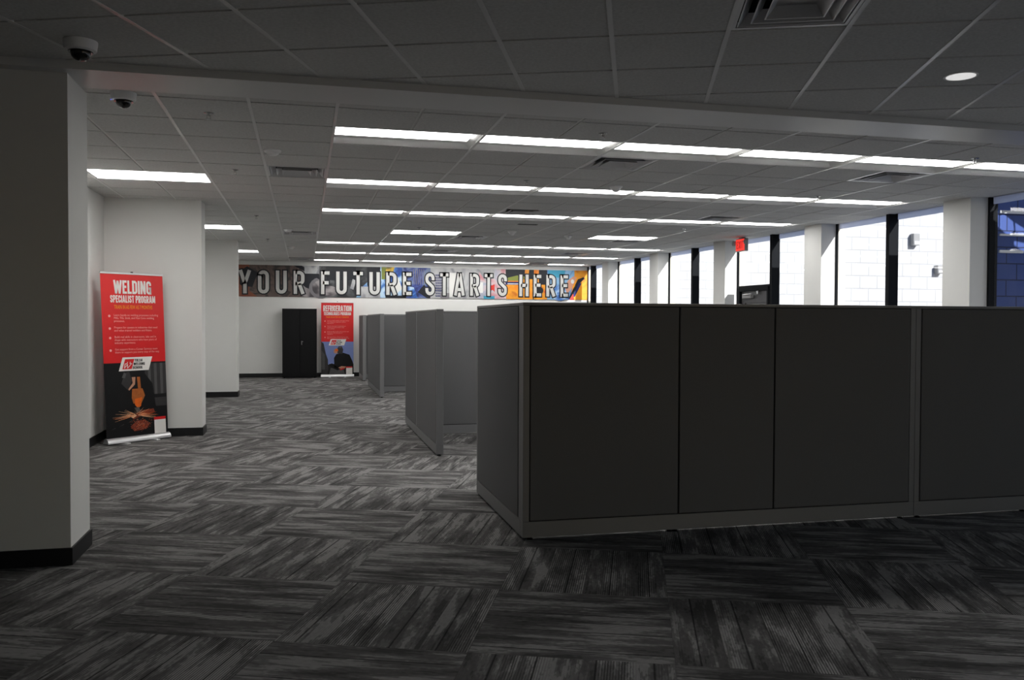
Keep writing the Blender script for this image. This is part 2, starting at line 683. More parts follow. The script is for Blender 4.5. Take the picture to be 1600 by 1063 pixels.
# far ceiling: tegular tiles on a grid, openings left for lights and air diffusers
GX, GY, GXO, GYO = 0.61, 0.645, 0.23, 7.02
ROWS = [0, 4, 8, 16, 20, 24]
holes = set()
TROF, SINGLE, VENTS = [], [], []
for j in ROWS:
    for k in range(6):
        TROF.append((2 * k, j))
        holes |= {(2 * k, j), (2 * k + 1, j)}
for i, j in ((-4, 4), (-4, 12), (-4, 20), (2, 12), (8, 12)):
    SINGLE.append((i, j))
    holes |= {(i, j), (i + 1, j)}
for i, j in ((-1, 3), (-1, 13), (-1, 23), (4, 1), (4, 7), (4, 13), (4, 18), (4, 23), (9, 1), (9, 7), (9, 13), (9, 18), (9, 23)):
    VENTS.append((i, j))
    holes.add((i, j))


def cell(i, j):
    return GXO + GX * i, GYO + GY * j


mb = MB()
for i in range(-5, 14):
    for j in range(-2, 26):
        if (i, j) in holes:
            continue
        x0, y0 = cell(i, j)
        a, c, b2, d = max(x0 + .013, XL), max(y0 + .013, BY1), min(x0 + GX - .013, XG), min(y0 + GY - .013, YB)
        if b2 - a < .03 or d - c < .03:
            continue
        q = clip([(a, c), (b2, c), (b2, d), (a, d)], lambda p: gl_x(p[1]) - p[0])
        slab(mb, q, CEIL - .007, CEIL + .02)
mb.m = 1
for i in range(-4, 14):
    x = GXO + GX * i
    main = (i % 2 == 0) or i == -1
    mb.m = 4 if main else 1
    zb_ = CEIL - .009 if main else CEIL
    if XL < x < XG - .35:
        # the bar runs the length, broken only over two-cell lights
        y = BY1
        js = sorted(j for j in range(-2, 26) if (i, j) in holes and (i - 1, j) in holes and
                    ((i - 1, j) in TROF or (i - 1, j) in SINGLE))
        segs = []
        for j in js:
            y0 = GYO + GY * j
            segs.append((y, y0))
            y = y0 + GY
        segs.append((y, YB))
        for y0, y1 in segs:
            if y1 > y0:
                slab(mb, [(x - .012, y0), (x + .012, y0), (x + .012, y1), (x - .012, y1)], zb_, CEIL + .03)
mb.m = 1
for j in range(-1, 26):
    y = GYO + GY * j
    if BY1 < y < YB:
        slab(mb, [(XL, y - .012), (gl_x(y), y - .012), (gl_x(y), y + .012), (XL, y + .012)], CEIL, CEIL + .03)
mb.m = 2
mb.add([(XN0, YN0, CEIL + .28), (gl_x(YN0) + .1, YN0, CEIL + .28), (gl_x(YB) + .1, YB + .2, CEIL + .28), (XN0, YB + .2, CEIL + .28)], [(3, 2, 1, 0)])
mb.m = 3
slab(mb, [(XN0 - .2, YN0 - .2), (gl_x(YN0) + .12, YN0 - .2), (gl_x(YB) + .12, YB + .3), (XN0 - .2, YB + .3)], CEIL + .29, CEIL + .5)
mb.add([(XN0 - .2, YN0 - .2, CEIL + .5), (gl_x(YN0) + .12, YN0 - .2, CEIL + .5), (gl_x(YB) + .12, YB + .3, CEIL + .5), (XN0 - .2, YB + .3, CEIL + .5)], [(0, 1, 2, 3)])
slab(mb, [(gl_x(YN0), YN0), (gl_x(YN0) + .12, YN0), (gl_x(YB) + .12, YB), (gl_x(YB), YB)], CEIL, CEIL + .29)
# dark strips that close the slots above the tiles
mb.m = 2


# front ceiling: the same tiles, the grid turned by PHI, cut off at the beam
NS_X, NS_Y, NOX, NOY = 0.612, 0.638, -0.1417, 4.70


def fr(u_, v_):        # grid frame to world
    return (u_ * ca + v_ * sa, -u_ * sa + v_ * ca)


def inside(poly):
    poly = clip(poly, lambda p: BY0 - p[1])
    if len(poly) > 2:
        poly = clip(poly, lambda p: p[1] - YN0)
    if len(poly) > 2:
        poly = clip(poly, lambda p: p[0] - XN0)
    if len(poly) > 2:
        poly = clip(poly, lambda p: gl_x(p[1]) - p[0])
    return poly


NV = (0, 0)
# the front air diffuser sits in the cell under these grid numbers
NVI, NVJ = 4, -2
NVI = round((0.3 * 1.54 - NOX) / NS_X)
NVJ = -1
mb.m = 0
for i in range(-16, 14):
    for j in range(-14, 8):
        if (i, j) == (NVI, NVJ):
            continue
        u0, v0 = NOX + NS_X * i, NOY + NS_Y * j
        q = [fr(u0 + .013, v0 + .013), fr(u0 + NS_X - .013, v0 + .013), fr(u0 + NS_X - .013, v0 + NS_Y - .013), fr(u0 + .013, v0 + NS_Y - .013)]
        q = inside(q)
        if len(q) > 2:
            slab(mb, q, CEIL - .007, CEIL + .02)
mb.m = 4
for i in range(-16, 15):
    u0 = NOX + NS_X * i
    q = inside([fr(u0 - .013, -12), fr(u0 + .013, -12), fr(u0 + .013, 12), fr(u0 - .013, 12)])
    if len(q) > 2:
        slab(mb, q, CEIL - .009, CEIL + .03)
mb.m = 1
for j in range(-14, 9):
    v0 = NOY + NS_Y * j
    q = inside([fr(-14, v0 - .013), fr(14, v0 - .013), fr(14, v0 + .013), fr(-14, v0 + .013)])
    if len(q) > 2:
        slab(mb, q, CEIL, CEIL + .03)
struct(mb, 'ceiling', ['tile', 'grid_bar', 'plenum', 'concrete', 'main_bar'], 'suspended ceiling of grey mineral tiles')

# beam
mb = MB().box(XN0, BY0, BZ, gl_x(6.0), BY1, CEIL + .28)
struct(mb, 'trim_1', 'beam_paint', 'low painted beam crossing the ceiling')

# walls
mb = MB()
mb.box(XN0, 5.72, 0, -1.39, 6.20, BZ - .001)                    # front pier
mb.box(XN0, 5.72, BZ - .001, -1.39, 5.73, CEIL)
struct(mb, 'wall_front_pier', 'white_paint', 'white wall end nearest the camera')
mb = MB().box(-2.65, 6.0, 0, XL, YB, CEIL + .1)
struct(mb, 'wall_left', 'white_paint')
mb = MB().box(XL - .05, 11.76, 0, -1.29, 12.16, CEIL + .02)
struct(mb, 'wall_second_pier', 'white_paint', 'white pier behind the welding banner')
mb = MB().box(XL - .05, 17.5, 0, -1.27, 17.9, CEIL + .02)
struct(mb, 'wall_third_pier', 'white_paint', 'white pier furthest along the left wall')
mb = MB().box(-2.65, YB, 0, gl_x(YB) + .1, YB + .2, CEIL + .1)
struct(mb, 'wall_far', 'white_paint')
mb = MB()
BX0, BX1 = 4.2, 7.4  # opening for an unseen glazed entrance, added to light the front area
mb.box(XN0 - .15, YN0 - .15, 0, BX0, YN0, CEIL + .29)
mb.box(BX1, YN0 - .15, 0, XG + .5, YN0, CEIL + .29)
mb.box(BX0, YN0 - .15, 2.4, BX1, YN0, CEIL + .29)
struct(mb, 'wall_back', 'white_paint')
mb = MB()
for k_ in range(4):
    x_ = BX0 + .03 + k_ * (BX1 - BX0 - .06) / 3
    mb.box(x_ - .03, YN0 - .12, 0, x_ + .03, YN0 - .02, 2.4)
wb_ = struct(mb, 'window_10', 'mullion', 'glazed entrance wall added behind the camera to light the front area')
mb = MB().add([(BX0, YN0 - .07, 0), (BX1, YN0 - .07, 0), (BX1, YN0 - .07, 2.4), (BX0, YN0 - .07, 2.4)], [(0, 1, 2, 3)])
mb.build('window_pane', 'glass', wb_)
mb = MB().box(XN0 - .5, YN0 - 6.2, 3.2, XG + .1, YN0 - .15, 3.4)  # unseen porch roof, added to keep direct sun off the entrance glass
struct(mb, 'trim_added_porch', 'concrete', 'porch roof added behind the camera to keep the sun out')
mb = MB().add([(-30, -40, -.03), (XG + .1, -40, -.03), (XG + .1, YN0, -.03), (-30, YN0, -.03)], [(0, 1, 2, 3)])
struct(mb, 'ground_front', 'concrete', 'paving outside the added entrance')
mb = MB().box(XN0 - .15, YN0, 0, XN0, 5.8, CEIL + .29)
struct(mb, 'wall_front_left', 'white_paint')

BH, BT = 0.105, 0.012


def base(name, segs):
    m_ = MB()
    for x0, y0, x1, y1 in segs:
        m_.box(x0, y0, 0.0, x1, y1, BH)
    return struct(m_, name, 'black_base')


base('baseboard_front_pier', [(XN0, 5.72 - BT, -1.39 + BT, 5.72), (-1.39, 5.72, -1.39 + BT, 6.20 + BT), (XL, 6.20, -1.39, 6.20 + BT)])
base('baseboard_left', [(XL, 6.21, XL + BT, 11.76), (XL, 12.16, XL + BT, 17.5), (XL, 17.9, XL + BT, YB)])
base('baseboard_second_pier', [(XL + BT, 11.76 - BT, -1.29 + BT, 11.76), (-1.29, 11.76, -1.29 + BT, 12.16 + BT)])
base('baseboard_third_pier', [(XL + BT, 17.5 - BT, -1.27 + BT, 17.5), (-1.27, 17.5, -1.27 + BT, 17.9 + BT)])
base('baseboard_far', [(XL + BT, YB - BT, gl_x(YB) - .1, YB)])

# ------------------------------------------------------------------ window wall
CY = [9.0 + 3.015 * i for i in range(5)]
YALL = [CY[0] - 3.015 * k for k in (4, 3, 2, 1)] + CY + [YB]
NB = 3  # unseen bays before the visible ones, added to light the front area
for i, y in enumerate(YALL[:-1]):
    m_ = MB().box(-.27, 0, 0, .04, .45, CEIL + .02)
    skew(struct(m_, 'wall_window_pier_%d' % (i + 1), 'column_paint', 'white pier between the tall windows', loc=(XG, y, 0)))
spans = []
ys = YALL
for i in range(6 + NB):
    a = ys[i] + .45
    b2 = ys[i + 1]
    mid = a + (1.25 if i < 5 + NB else 1.3)
    root = bpy.data.objects.new('window_%d' % (i + 1), None)
    COL.objects.link(root)
    root.location = (XG, a, 0)
    a_w = a
    root['kind'] = 'structure'
    root['label'] = 'tall dark-framed window between white piers'
    has_door = (i == 2 + NB)
    f_ = MB()
    w_ = b2 - a
    md = mid - a
    f_.box(-.05, 0, 0, .10, .05, CEIL)
    f_.box(-.012, w_ - .03, 0, .11 if i == NB else .018, w_, CEIL)
    f_.box(-.10, md - .03, 0, .055, md + .04, CEIL)
    f_.box(-.02, .05, 0, .06, md - .03, .08)
    if not has_door:
        f_.box(-.02, md + .05, 0, .06, w_ - .05, .08)
    f_.build('window_frame', 'mullion', root)
    m_ = MB()
    m_.add([(.03, .05, .08), (.03, md - .03, .08), (.03, md - .03, CEIL), (.03, .05, CEIL)], [(0, 1, 2, 3)])
    m_.build('window_pane', 'glass', root)
    m_ = MB()
    z0 = 2.20 if has_door else .08
    m_.add([(.03, md + .05, z0), (.03, w_ - .05, z0), (.03, w_ - .05, CEIL), (.03, md + .05, CEIL)], [(0, 1, 2, 3)])
    if has_door:
        m_.add([(.03, 2.36, .02), (.03, w_ - .05, .02), (.03, w_ - .05, 2.2), (.03, 2.36, 2.2)], [(0, 1, 2, 3)])
    m_.build('window_pane', 'glass', root)
    m_ = MB().box(.04, .02, CEIL - .085, .05, w_ - .02, CEIL)
    m_.build('window_head', 'head_film', root)
    if i != NB:
        m_ = MB().box(.019, w_ - .02, 0, .15, w_ + .02, CEIL)
        m_.build('window_jamb', 'jamb_beige', root)
    skew(root)

# ------------------------------------------------------------------ door in the window wall
dx, dy0, dy1 = XG, 13.765, 14.80
door = bpy.data.objects.new('door_1', None)
COL.objects.link(door)
door.location = (XG - .02, dy0, 0)
tag(door, 'dark metal exit door in the window wall', None, None, 'structure')
W_ = dy1 - dy0
m_ = MB()
m_.box(-.10, 0, 0, .06, .055, 2.13)
m_.box(-.10, W_ - .055, 0, .06, W_, 2.13)
m_.box(-.11, 0, 2.06, .06, W_, 2.13)
m_.box(-.08, 0, 2.131, .06, W_, 2.165)
m_.build('door_frame', 'mullion', door, bevel=.004)
m_ = MB()
m_.box(-.05, .06, .02, 0, .17, 2.055)
m_.box(-.05, W_ - .17, .02, 0, W_ - .06, 2.055)
m_.box(-.05, .17, 1.85, 0, W_ - .17, 2.055)
m_.box(-.05, .17, .02, 0, W_ - .17, .25)
m_.box(-.05, .17, .98, 0, W_ - .17, 1.08)
m_.box(-.03, .17, .25, -.02, W_ - .17, .98)
m_.box(-.03, .17, 1.08, -.02, W_ - .17, 1.85)
leaf = m_.build('door_leaf', 'door_grey', door)
m_ = MB()
m_.box(-.12, .55, 1.93, -.05, .86, 1.99, .008)
m_.build('door_closer', 'grey_plastic', door)
m_ = MB()
m_.X = Matrix.Translation((-.10, .86, 1.995)) @ Matrix.Rotation(math.radians(-14), 4, 'Z')
m_.box(-.012, -.5, 0, .012, 0, .012)
m_.X = None
m_.box(-.12, .30, 1.99, -.05, .36, 2.055)
m_.build('closer_arm', 'chrome', door)
m_ = MB()
m_.box(-.13, .10, 1.0, -.10, W_ - .10, 1.05, .006)
m_.box(-.10, .10, 1.0, -.05, .14, 1.05)
m_.box(-.10, W_ - .14, 1.0, -.05, W_ - .10, 1.05)
m_.build('door_handle', 'chrome', door)
skew(door)

# ------------------------------------------------------------------ outside: block wing walls, added canopy, paving
for i, y in enumerate(YALL[:-1] + [24.3]):
    navy = i == 1 + NB
    m_ = MB().box(.12 if i != 6 + NB else .45, .02, 0, 3.0, .24, 3.38)
    struct(m_, 'wall_block_%d' % (i + 1), 'block_navy' if navy else 'block_white',
           'navy painted block wall outside the window' if navy else 'white painted block wall outside the window', loc=(gl_x(y), y, 0))
m_ = MB().add([(XG + .1, -6, -.02), (30, -6, -.02), (30, 40, -.02), (XG + .1, 40, -.02)], [(0, 1, 2, 3)])
struct(m_, 'ground', 'concrete', 'pale concrete paving outside')

# three pale bars fixed on the navy wall
for k, (za, zb, n_) in enumerate(((2.855, 2.89, 'top'), (2.575, 2.60, 'middle'), (2.365, 2.40, 'lowest'))):
    m_ = MB()
    x1 = 8.80 if k < 2 else 8.72
    m_.box(0, -.025, 0, x1 - 8.37, 0, zb - za)
    o = m_.build('wall_bar', 'white_plastic', loc=(8.37, CY[0] + .02, za))
    tag(o, 'thin white bar on the navy block wall outside, %s of three' % n_, 'wall bar', 'white bars on the navy wall')
# small grey box lights on the white wall of the next bay
for x, z, w2, h2, n_ in ((9.47, 2.73, .12, .19, 'grey square box on the white outside wall, higher and left of its neighbour'),
                         (9.93, 2.29, .12, .13, 'small grey box on the white outside wall beside the near pier')):
    t_ = thing('wall_light', (x, CY[1] + .02, z), n_, 'wall light', 'grey boxes on the outside wall')
    MB().box(0, -.09, 0, w2, 0, h2, .006).build('housing', 'grey_plastic', t_)
    MB().box(.015, -.097, .015, w2 - .015, -.09, h2 * .35).build('light_lens', 'white_plastic', t_)

# unseen canopy added to shade the navy wall, pierced to shape sun patches
cz = 3.62


def back(px_x, z):
    """point on the navy wall traced back along the sun to the canopy"""
    P = Vector((px_x, CY[0] + .02, z))
    k = (cz - z) / -SUN.z
    q = P - SUN * k
    return (q.x, q.y)


def pip(p, poly):
    r = False
    for a_, b_ in zip(poly, poly[1:] + poly[:1]):
        if (a_[1] > p[1]) != (b_[1] > p[1]) and p[0] < (b_[0] - a_[0]) * (p[1] - a_[1]) / (b_[1] - a_[1]) + a_[0]:
            r = not r
    return r


def canopy():
    from mathutils.geometry import delaunay_2d_cdt
    pol = [[(XG + .2, 4.0), (12.0, 4.0), (12.0, 8.35), (XG + .2, 8.35)]]
    for hpoly in (
        [(8.10, 3.05), (8.27, 2.98), (8.23, 2.84), (8.13, 2.80)],
        [(8.22, 2.83), (8.30, 2.93), (8.365, 2.89), (8.365, 2.67), (8.22, 2.72)],
        [(8.385, 2.84), (8.44, 2.86), (8.58, 2.77), (8.60, 2.64), (8.52, 2.56), (8.385, 2.66)],
        [(8.61, 2.76), (8.80, 2.66), (8.80, 2.56), (8.62, 2.60)],
        [(8.60, 2.53), (8.80, 2.50), (8.80, 2.34), (8.60, 2.46)],
    ):
        pol.append([back(*p) for p in hpoly])
    vs, es = [], []
    for pl in pol:
        o_ = len(vs)
        vs += [Vector(p) for p in pl]
        es += [(o_ + k, o_ + (k + 1) % len(pl)) for k in range(len(pl))]
    v2, e2, f2, _, _, _ = delaunay_2d_cdt(vs, es, [], 1, 1e-6)
    m_ = MB()
    for f in f2:
        c = sum((v2[k] for k in f), Vector((0, 0))) / len(f)
        if any(pip(c, h_) for h_ in pol[1:]):
            continue
        pts = [(v2[k].x, v2[k].y) for k in f]
        m_.prism([(0, 0)] * 0 or [(x, y) for x, y in pts], -.012, .012)
    m_.v = [(x, z, y) for x, y, z in m_.v]
    struct(m_, 'trim_added_canopy', 'added_canopy_metal', 'added metal canopy outside, pierced to shape the sun patches', loc=(0, 0, cz))


canopy()

# ------------------------------------------------------------------ ceiling lights
row_names = {0: 'in row nearest the beam', 4: 'in second row from the beam', 8: 'in third row from the beam',
             16: 'in fourth full row from beam', 20: 'in fifth full row from beam', 24: 'in row nearest the mural'}
tw, tl_ = GX * 2, GY


def make_trough():
    r = thing('ceiling_light', (0, 0, CEIL), '', 'ceiling light')
    a, b2, c, d = .014, tw - .014, .012, tl_ - .014
    m_ = MB()
    # flange, then a sloped white reflector behind the lens
    yl, xr, D = .305, tw - .095, .045
    for q in ((.008, .004, tw - .008, c), (.008, d, tw - .008, tl_ - .004), (.006, c, a, d), (b2, c, tw - .006, d)):
        m_.box(q[0], q[1], -.005, q[2], q[3], .05)
    m_.add([(a, yl, D), (b2, yl, D), (b2, d - .05, D * .75), (a, d - .05, D * .75), (b2, d, -.003), (a, d, -.003)], [(3, 2, 1, 0), (5, 4, 2, 3)])
    m_.add([(xr, c, D), (b2, c, -.002), (b2, d, -.002), (xr, d, D)], [(3, 2, 1, 0)])
    m_.add([(a, yl, .001), (xr, yl, .001), (xr, yl, D), (a, yl, D)], [(0, 1, 2, 3)])
    m_.build('light_frame', 'fixture_white', r)
    m_ = MB().box(a, c, -.002, xr, yl, .006)
    m_.build('light_lens', 'lens', r)
    return r


def make_flat_light():
    r = thing('ceiling_light', (0, 0, CEIL), '', 'ceiling light')
    m_ = MB()
    for q in ((.008, .008, tw - .008, .03), (.008, tl_ - .03, tw - .008, tl_ - .008), (.008, .03, .03, tl_ - .03), (tw - .03, .03, tw - .008, tl_ - .03)):
        m_.box(q[0], q[1], -.006, q[2], q[3], .05)
    m_.build('light_frame', 'fixture_white', r)
    m_ = MB().box(.03, .03, -.002, tw - .03, tl_ - .03, .03)
    m_.build('light_lens', 'lens', r)
    return r


proto = None
for n, (i, j) in enumerate(TROF):
    x, y = cell(i, j)
    k = i // 2
    side = ['leftmost light', 'second light from left', 'third light from left', 'third light from right', 'second light from right', 'rightmost light'][k]
    lab = 'recessed white ceiling light, %s %s' % (side, row_names[j])
    grp = 'recessed ceiling lights ' + row_names[j]
    if proto is None:
        proto = make_trough()
        proto.location = (x, y, CEIL)
        tag(proto, lab, None, grp)
    else:
        copy_tree(proto, (x, y, CEIL), lab, grp)
proto = None
sl = {(-4, 4): 'flat white ceiling light above the welding banner recess',
      (-4, 12): 'flat white ceiling light between the second and third white piers',
      (-4, 20): 'small far flat ceiling light beyond the third white pier',
      (2, 12): 'lone flat ceiling light left of centre, between the third and fourth rows',
      (8, 12): 'lone flat ceiling light towards the windows, between the third and fourth rows'}
for i, j in SINGLE:
    x, y = cell(i, j)
    if proto is None:
        proto = make_flat_light()
        proto.location = (x, y, CEIL)
        tag(proto, sl[(i, j)], None, 'single flat ceiling lights')
    else:
        copy_tree(proto, (x, y, CEIL), sl[(i, j)], 'single flat ceiling lights')

# ------------------------------------------------------------------ air diffusers


def make_vent(wx, wy, label):
    r = thing('ceiling_vent', (0, 0, CEIL), label, 'ceiling vent')
    m_ = MB()
    for q in ((-wx / 2 + .006, -wy / 2 + .006, wx / 2 - .006, -wy / 2 + .032), (-wx / 2 + .006, wy / 2 - .032, wx / 2 - .006, wy / 2 - .006),
              (-wx / 2 + .006, -wy / 2 + .032, -wx / 2 + .032, wy / 2 - .032), (wx / 2 - .032, -wy / 2 + .032, wx / 2 - .006, wy / 2 - .032)):
        m_.box(q[0], q[1], -.006, q[2], q[3], .02)
    m_.build('vent_frame', 'diffuser_metal', r)
    m_ = MB()
    m_.box(-wx / 2 + .01, -wy / 2 + .01, .085, wx / 2 - .01, wy / 2 - .01, .09)
    for q in ((-wx / 2 + .006, -wy / 2 + .006, -wx / 2 + .012, wy / 2 - .006), (wx / 2 - .012, -wy / 2 + .006, wx / 2 - .006, wy / 2 - .006),
              (-wx / 2 + .006, -wy / 2 + .006, wx / 2 - .006, -wy / 2 + .012), (-wx / 2 + .006, wy / 2 - .012, wx / 2 - .006, wy / 2 - .006)):
        m_.box(q[0], q[1], .02, q[2], q[3], .09)
    m_.build('vent_box', 'diffuser_dark', r)
    for a, z0 in ((.268, -.004), (.206, -.010), (.146, -.014)):
        m_ = MB()
        ax, ay = a, a * wy / wx
        bx, by = ax - .046, ay - .046
        z1 = z0 + .055
        t = .006
        vs = []
        for (hx, hy, z) in ((ax, ay, z0), (bx, by, z1), (ax - t, ay - t, z0), (bx - t, by - t, z1)):
            vs += [(-hx, -hy, z), (hx, -hy, z), (hx, hy, z), (-hx, hy, z)]
        fs = []
        for k in range(4):
            q = (k + 1) % 4
            fs += [(k, q, 4 + q, 4 + k), (8 + q, 8 + k, 12 + k, 12 + q), (k, 8 + k, 8 + q, q), (4 + k, 4 + q, 12 + q, 12 + k)]
        m_.add(vs, fs)
        m_.build('vent_louver', 'diffuser_metal', r)
    m_ = MB()
    hx, hy = .102, .102 * wy / wx
    m_.box(-hx, -hy, .036, hx, hy, .042)
    m_.lathe([(.05, .030), (.055, .036)], n=20)
    m_.build('vent_plate', 'diffuser_metal', r)
    return r


vn = {(-1, 3): 'square ceiling vent left of the light rows, nearest the camera',
      (-1, 13): 'square ceiling vent left of the light rows, midway down the room',
      (-1, 23): 'small far ceiling vent left of the light rows, by the mural',
      (4, 1): 'square ceiling vent just behind the front light row, middle of the room',
      (4, 7): 'square ceiling vent just before the third light row, middle of the room',
      (4, 13): 'square ceiling vent right of the lone flat light left of centre',
      (4, 18): 'square ceiling vent between the fourth and fifth full light rows, middle',
      (4, 23): 'far ceiling vent in front of the last light row, middle',
      (9, 1): 'square ceiling vent just behind the front light row, right side near the windows',
      (9, 7): 'square ceiling vent touching the third light row near the windows',
      (9, 13): 'square ceiling vent beside the lone flat light near the windows',
      (9, 18): 'square ceiling vent between the fourth and fifth full light rows, window side',
      (9, 23): 'far ceiling vent in front of the last light row, window side'}
proto = None
for i, j in VENTS:
    x, y = cell(i, j)
    loc = (x + GX / 2, y + GY / 2, CEIL - (.03 if j == 23 else 0))
    if proto is None:
        proto = make_vent(GX, GY, vn[(i, j)])
        proto.location = loc
        proto['group'] = 'square ceiling vents'
    else:
        copy_tree(proto, loc, vn[(i, j)], 'square ceiling vents')
nv = make_vent(NS_X, NS_Y, 'large square ceiling vent at the top edge, in front of the beam')
q = fr(NOX + NS_X * (NVI + .5), NOY + NS_Y * (NVJ + .5))
nv.location = (q[0], q[1], CEIL)
nv.rotation_euler = (0, 0, -PHI)
nv['group'] = 'square ceiling vents'

# round downlights in the front ceiling; the unseen others are added to brighten the floor
prof = [(.085, -.004), (.098, -.005), (.100, 0), (.100, .004), (.085, .004)]
for x, y, lab, pw in ((3.97, 4.60, 'round white downlight in the dark front ceiling', 0),
                      (1.2, 0.6, 'round downlight added overhead to light the floor, out of frame', 42),
                      (4.6, 1.6, 'round downlight added out of frame towards the windows', 42),
                      (-2.4, 1.4, 'round downlight added out of frame to the left', 30)):
    t_ = thing('downlight', (x, y, CEIL - .007), lab, 'downlight', 'round downlights in the front ceiling')
    MB().lathe(prof, n=32).build('light_frame', 'fixture_white', t_, smooth=True)
    MB().lathe([(.084, -.0055), (.084, .002)], n=32).build('light_lens', 'lens_dim', t_)
    if pw:  # fill spots only in the added fixtures out of view
        ld = bpy.data.lights.new('added_floor_spot', 'SPOT')
        ld.energy = pw
        ld.spot_size = math.radians(125)
        ld.spot_blend = 1.0
        ld.shadow_soft_size = .08
        lo2 = bpy.data.objects.new('added_floor_spot', ld)
        COL.objects.link(lo2)
        lo2.parent = t_
        lo2.location = (0, 0, -.02)

# ------------------------------------------------------------------ small things on the ceiling


def dome_camera(x, y, z, label, s=1.0, led=False, rz=0.0):
    r = thing('dome_camera', (x, y, z), label, 'security camera', 'dome cameras by the beam', rz)
    MB().lathe([(.088 * s, 0), (.088 * s, -.01 * s), (.082 * s, -.05 * s), (.066 * s, -.058 * s), (.05 * s, -.058 * s)], n=32).build('camera_housing', 'white_plastic', r, smooth=True)
    MB().lathe([(.064 * s, -.0575 * s), (.064 * s, -.064 * s), (.052 * s, -.064 * s)], n=32).build('camera_collar', 'black_plastic', r, smooth=True)
    prof = [(.052 * s * math.cos(a), -.064 * s - .045 * s * math.sin(a)) for a in [math.pi / 2 * k / 8 for k in range(8)]] + [(.003, -.109 * s)]
    MB().lathe(prof, n=32).build('camera_dome', 'black_plastic', r, smooth=True)
    if led:
        MB().lathe([(.003, 0), (.003, -.003)], c=(-.074, -.025, -.0545), n=8).build('indicator_light', 'led_blue', r)
    return r


dome_camera(-1.20, 5.22, CEIL - .007, 'white dome camera with black eye on the dark ceiling before the beam', 1.0)
dome_camera(-1.19, 6.33, CEIL - .007, 'white dome camera behind the beam with a tiny blue light', .95, True)


def sprinkler():
    r = thing('sprinkler', (0, 0, CEIL - .007), '', 'sprinkler')
    MB().lathe([(.036, 0), (.036, -.004), (.016, -.010), (.014, -.010)], n=20).build('escutcheon', 'chrome', r, smooth=True)
    m_ = MB()
    m_.lathe([(.008, -.009), (.008, -.028)], n=10)
    m_.box(-.014, -.002, -.045, -.010, .002, -.012)
    m_.box(.010, -.002, -.045, .014, .002, -.012)
    m_.box(-.014, -.002, -.047, .014, .002, -.043)
    m_.build('sprinkler_body', 'chrome', r)
    MB().lathe([(.020, -.047), (.020, -.049)], n=12).build('deflector', 'chrome', r)
    return r


sp = [(-.69, 6.78, 'small chrome sprinkler near the dome cameras, behind the beam'),
      (-.69, 9.27, 'small chrome sprinkler right of the flat light by the welding banner'),
      (2.37, 6.71, 'small chrome sprinkler just above the front light row, middle'),
      (2.36, 9.16, 'small chrome sprinkler just above the second light row, middle'),
      (6.08, 6.85, 'small chrome sprinkler near the right edge, above the front light row'),
      (6.09, 9.40, 'small chrome sprinkler above the last light of the second row'),
      (-.69, 13.24, 'small sprinkler left of the light rows, beyond the nearest left vent'),
      (-.68, 17.03, 'small far sprinkler left of the light rows'),
      (1.84, 14.24, 'small sprinkler above the lone flat light left of centre'),
      (6.09, 13.2, 'small sprinkler between the third row and the lone light near the windows')]
proto = None
for x, y, lab in sp:
    if proto is None:
        proto = sprinkler()
        proto.location = (x, y, CEIL - .007)
        tag(proto, lab, None, 'ceiling sprinklers')
    else:
        copy_tree(proto, (x, y, CEIL - .007), lab, 'ceiling sprinklers')


def detector():
    r = thing('smoke_detector', (0, 0, CEIL - .007), '', 'smoke detector')
    MB().lathe([(.078, 0), (.078, -.012), (.070, -.020)], n=28).build('detector_base', 'white_plastic', r, smooth=True)
    MB().lathe([(.058, -.0195), (.055, -.034), (.034, -.048), (.012, -.050)], n=28).build('detector_cap', 'white_plastic', r, smooth=True)
    MB().lathe([(.006, -.049), (.006, -.052)], c=(0.02, -.02, .004), n=8).build('detector_light', 'grey_plastic', r)
    return r


sdl = [(-.28, 8.12, 'round white smoke detector before the nearest left vent'),
       (-.27, 15.14, 'round white smoke detector before the midway left vent'),
       (-.27, 18.67, 'small round detector left of the light rows, third one away')]
proto = None
for x, y, lab in sdl:
    if proto is None:
        proto = detector()
        proto.location = (x, y, CEIL - .007)
        tag(proto, lab, None, 'round smoke detectors')
    else:
        copy_tree(proto, (x, y, CEIL - .007), lab, 'round smoke detectors')


def dome_sensor():
    r = thing('ceiling_sensor', (0, 0, CEIL - .007), '', 'ceiling sensor')
    MB().lathe([(.075, 0), (.075, -.010), (.055, -.03)], n=28).build('sensor_base', 'white_plastic', r, smooth=True)
    MB().lathe([(.05, -.028), (.042, -.05), (.025, -.065), (.006, -.068)], n=28).build('sensor_dome', 'white_plastic', r, smooth=True)
    return r


dsl = [(3.44, 9.29, 'small white conical ceiling sensor against the second light row'),
       (3.46, 14.42, 'small conical ceiling sensor right of the lone flat light left of centre'),
       (4.62, 14.91, 'small conical ceiling sensor left of the lone flat light near the windows'),
       (3.59, 21.43, 'tiny conical ceiling sensor above the mural letters')]
proto = None
for x, y, lab in dsl:
    if proto is None:
        proto = dome_sensor()
        proto.location = (x, y, CEIL - .007)
        tag(proto, lab, None, 'conical ceiling sensors')
    else:
        copy_tree(proto, (x, y, CEIL - .007), lab, 'conical ceiling sensors')

# dark slot diffuser in the middle
m_ = MB()
t_ = thing('slot_vent', (3.45, 13.32, CEIL - .007), 'small dark slot in the ceiling beyond the third light row', 'slot vent')
MB().box(-.16, -.04, -.004, .16, .04, .0).build('vent_frame', 'diffuser_dark', t_)
m_ = MB()
for k in range(3):
    m_.box(-.15, -.028 + k * .022, -.007, .15, -.022 + k * .022, -.004)
m_.build('vent_slats', 'diffuser_dark', t_)

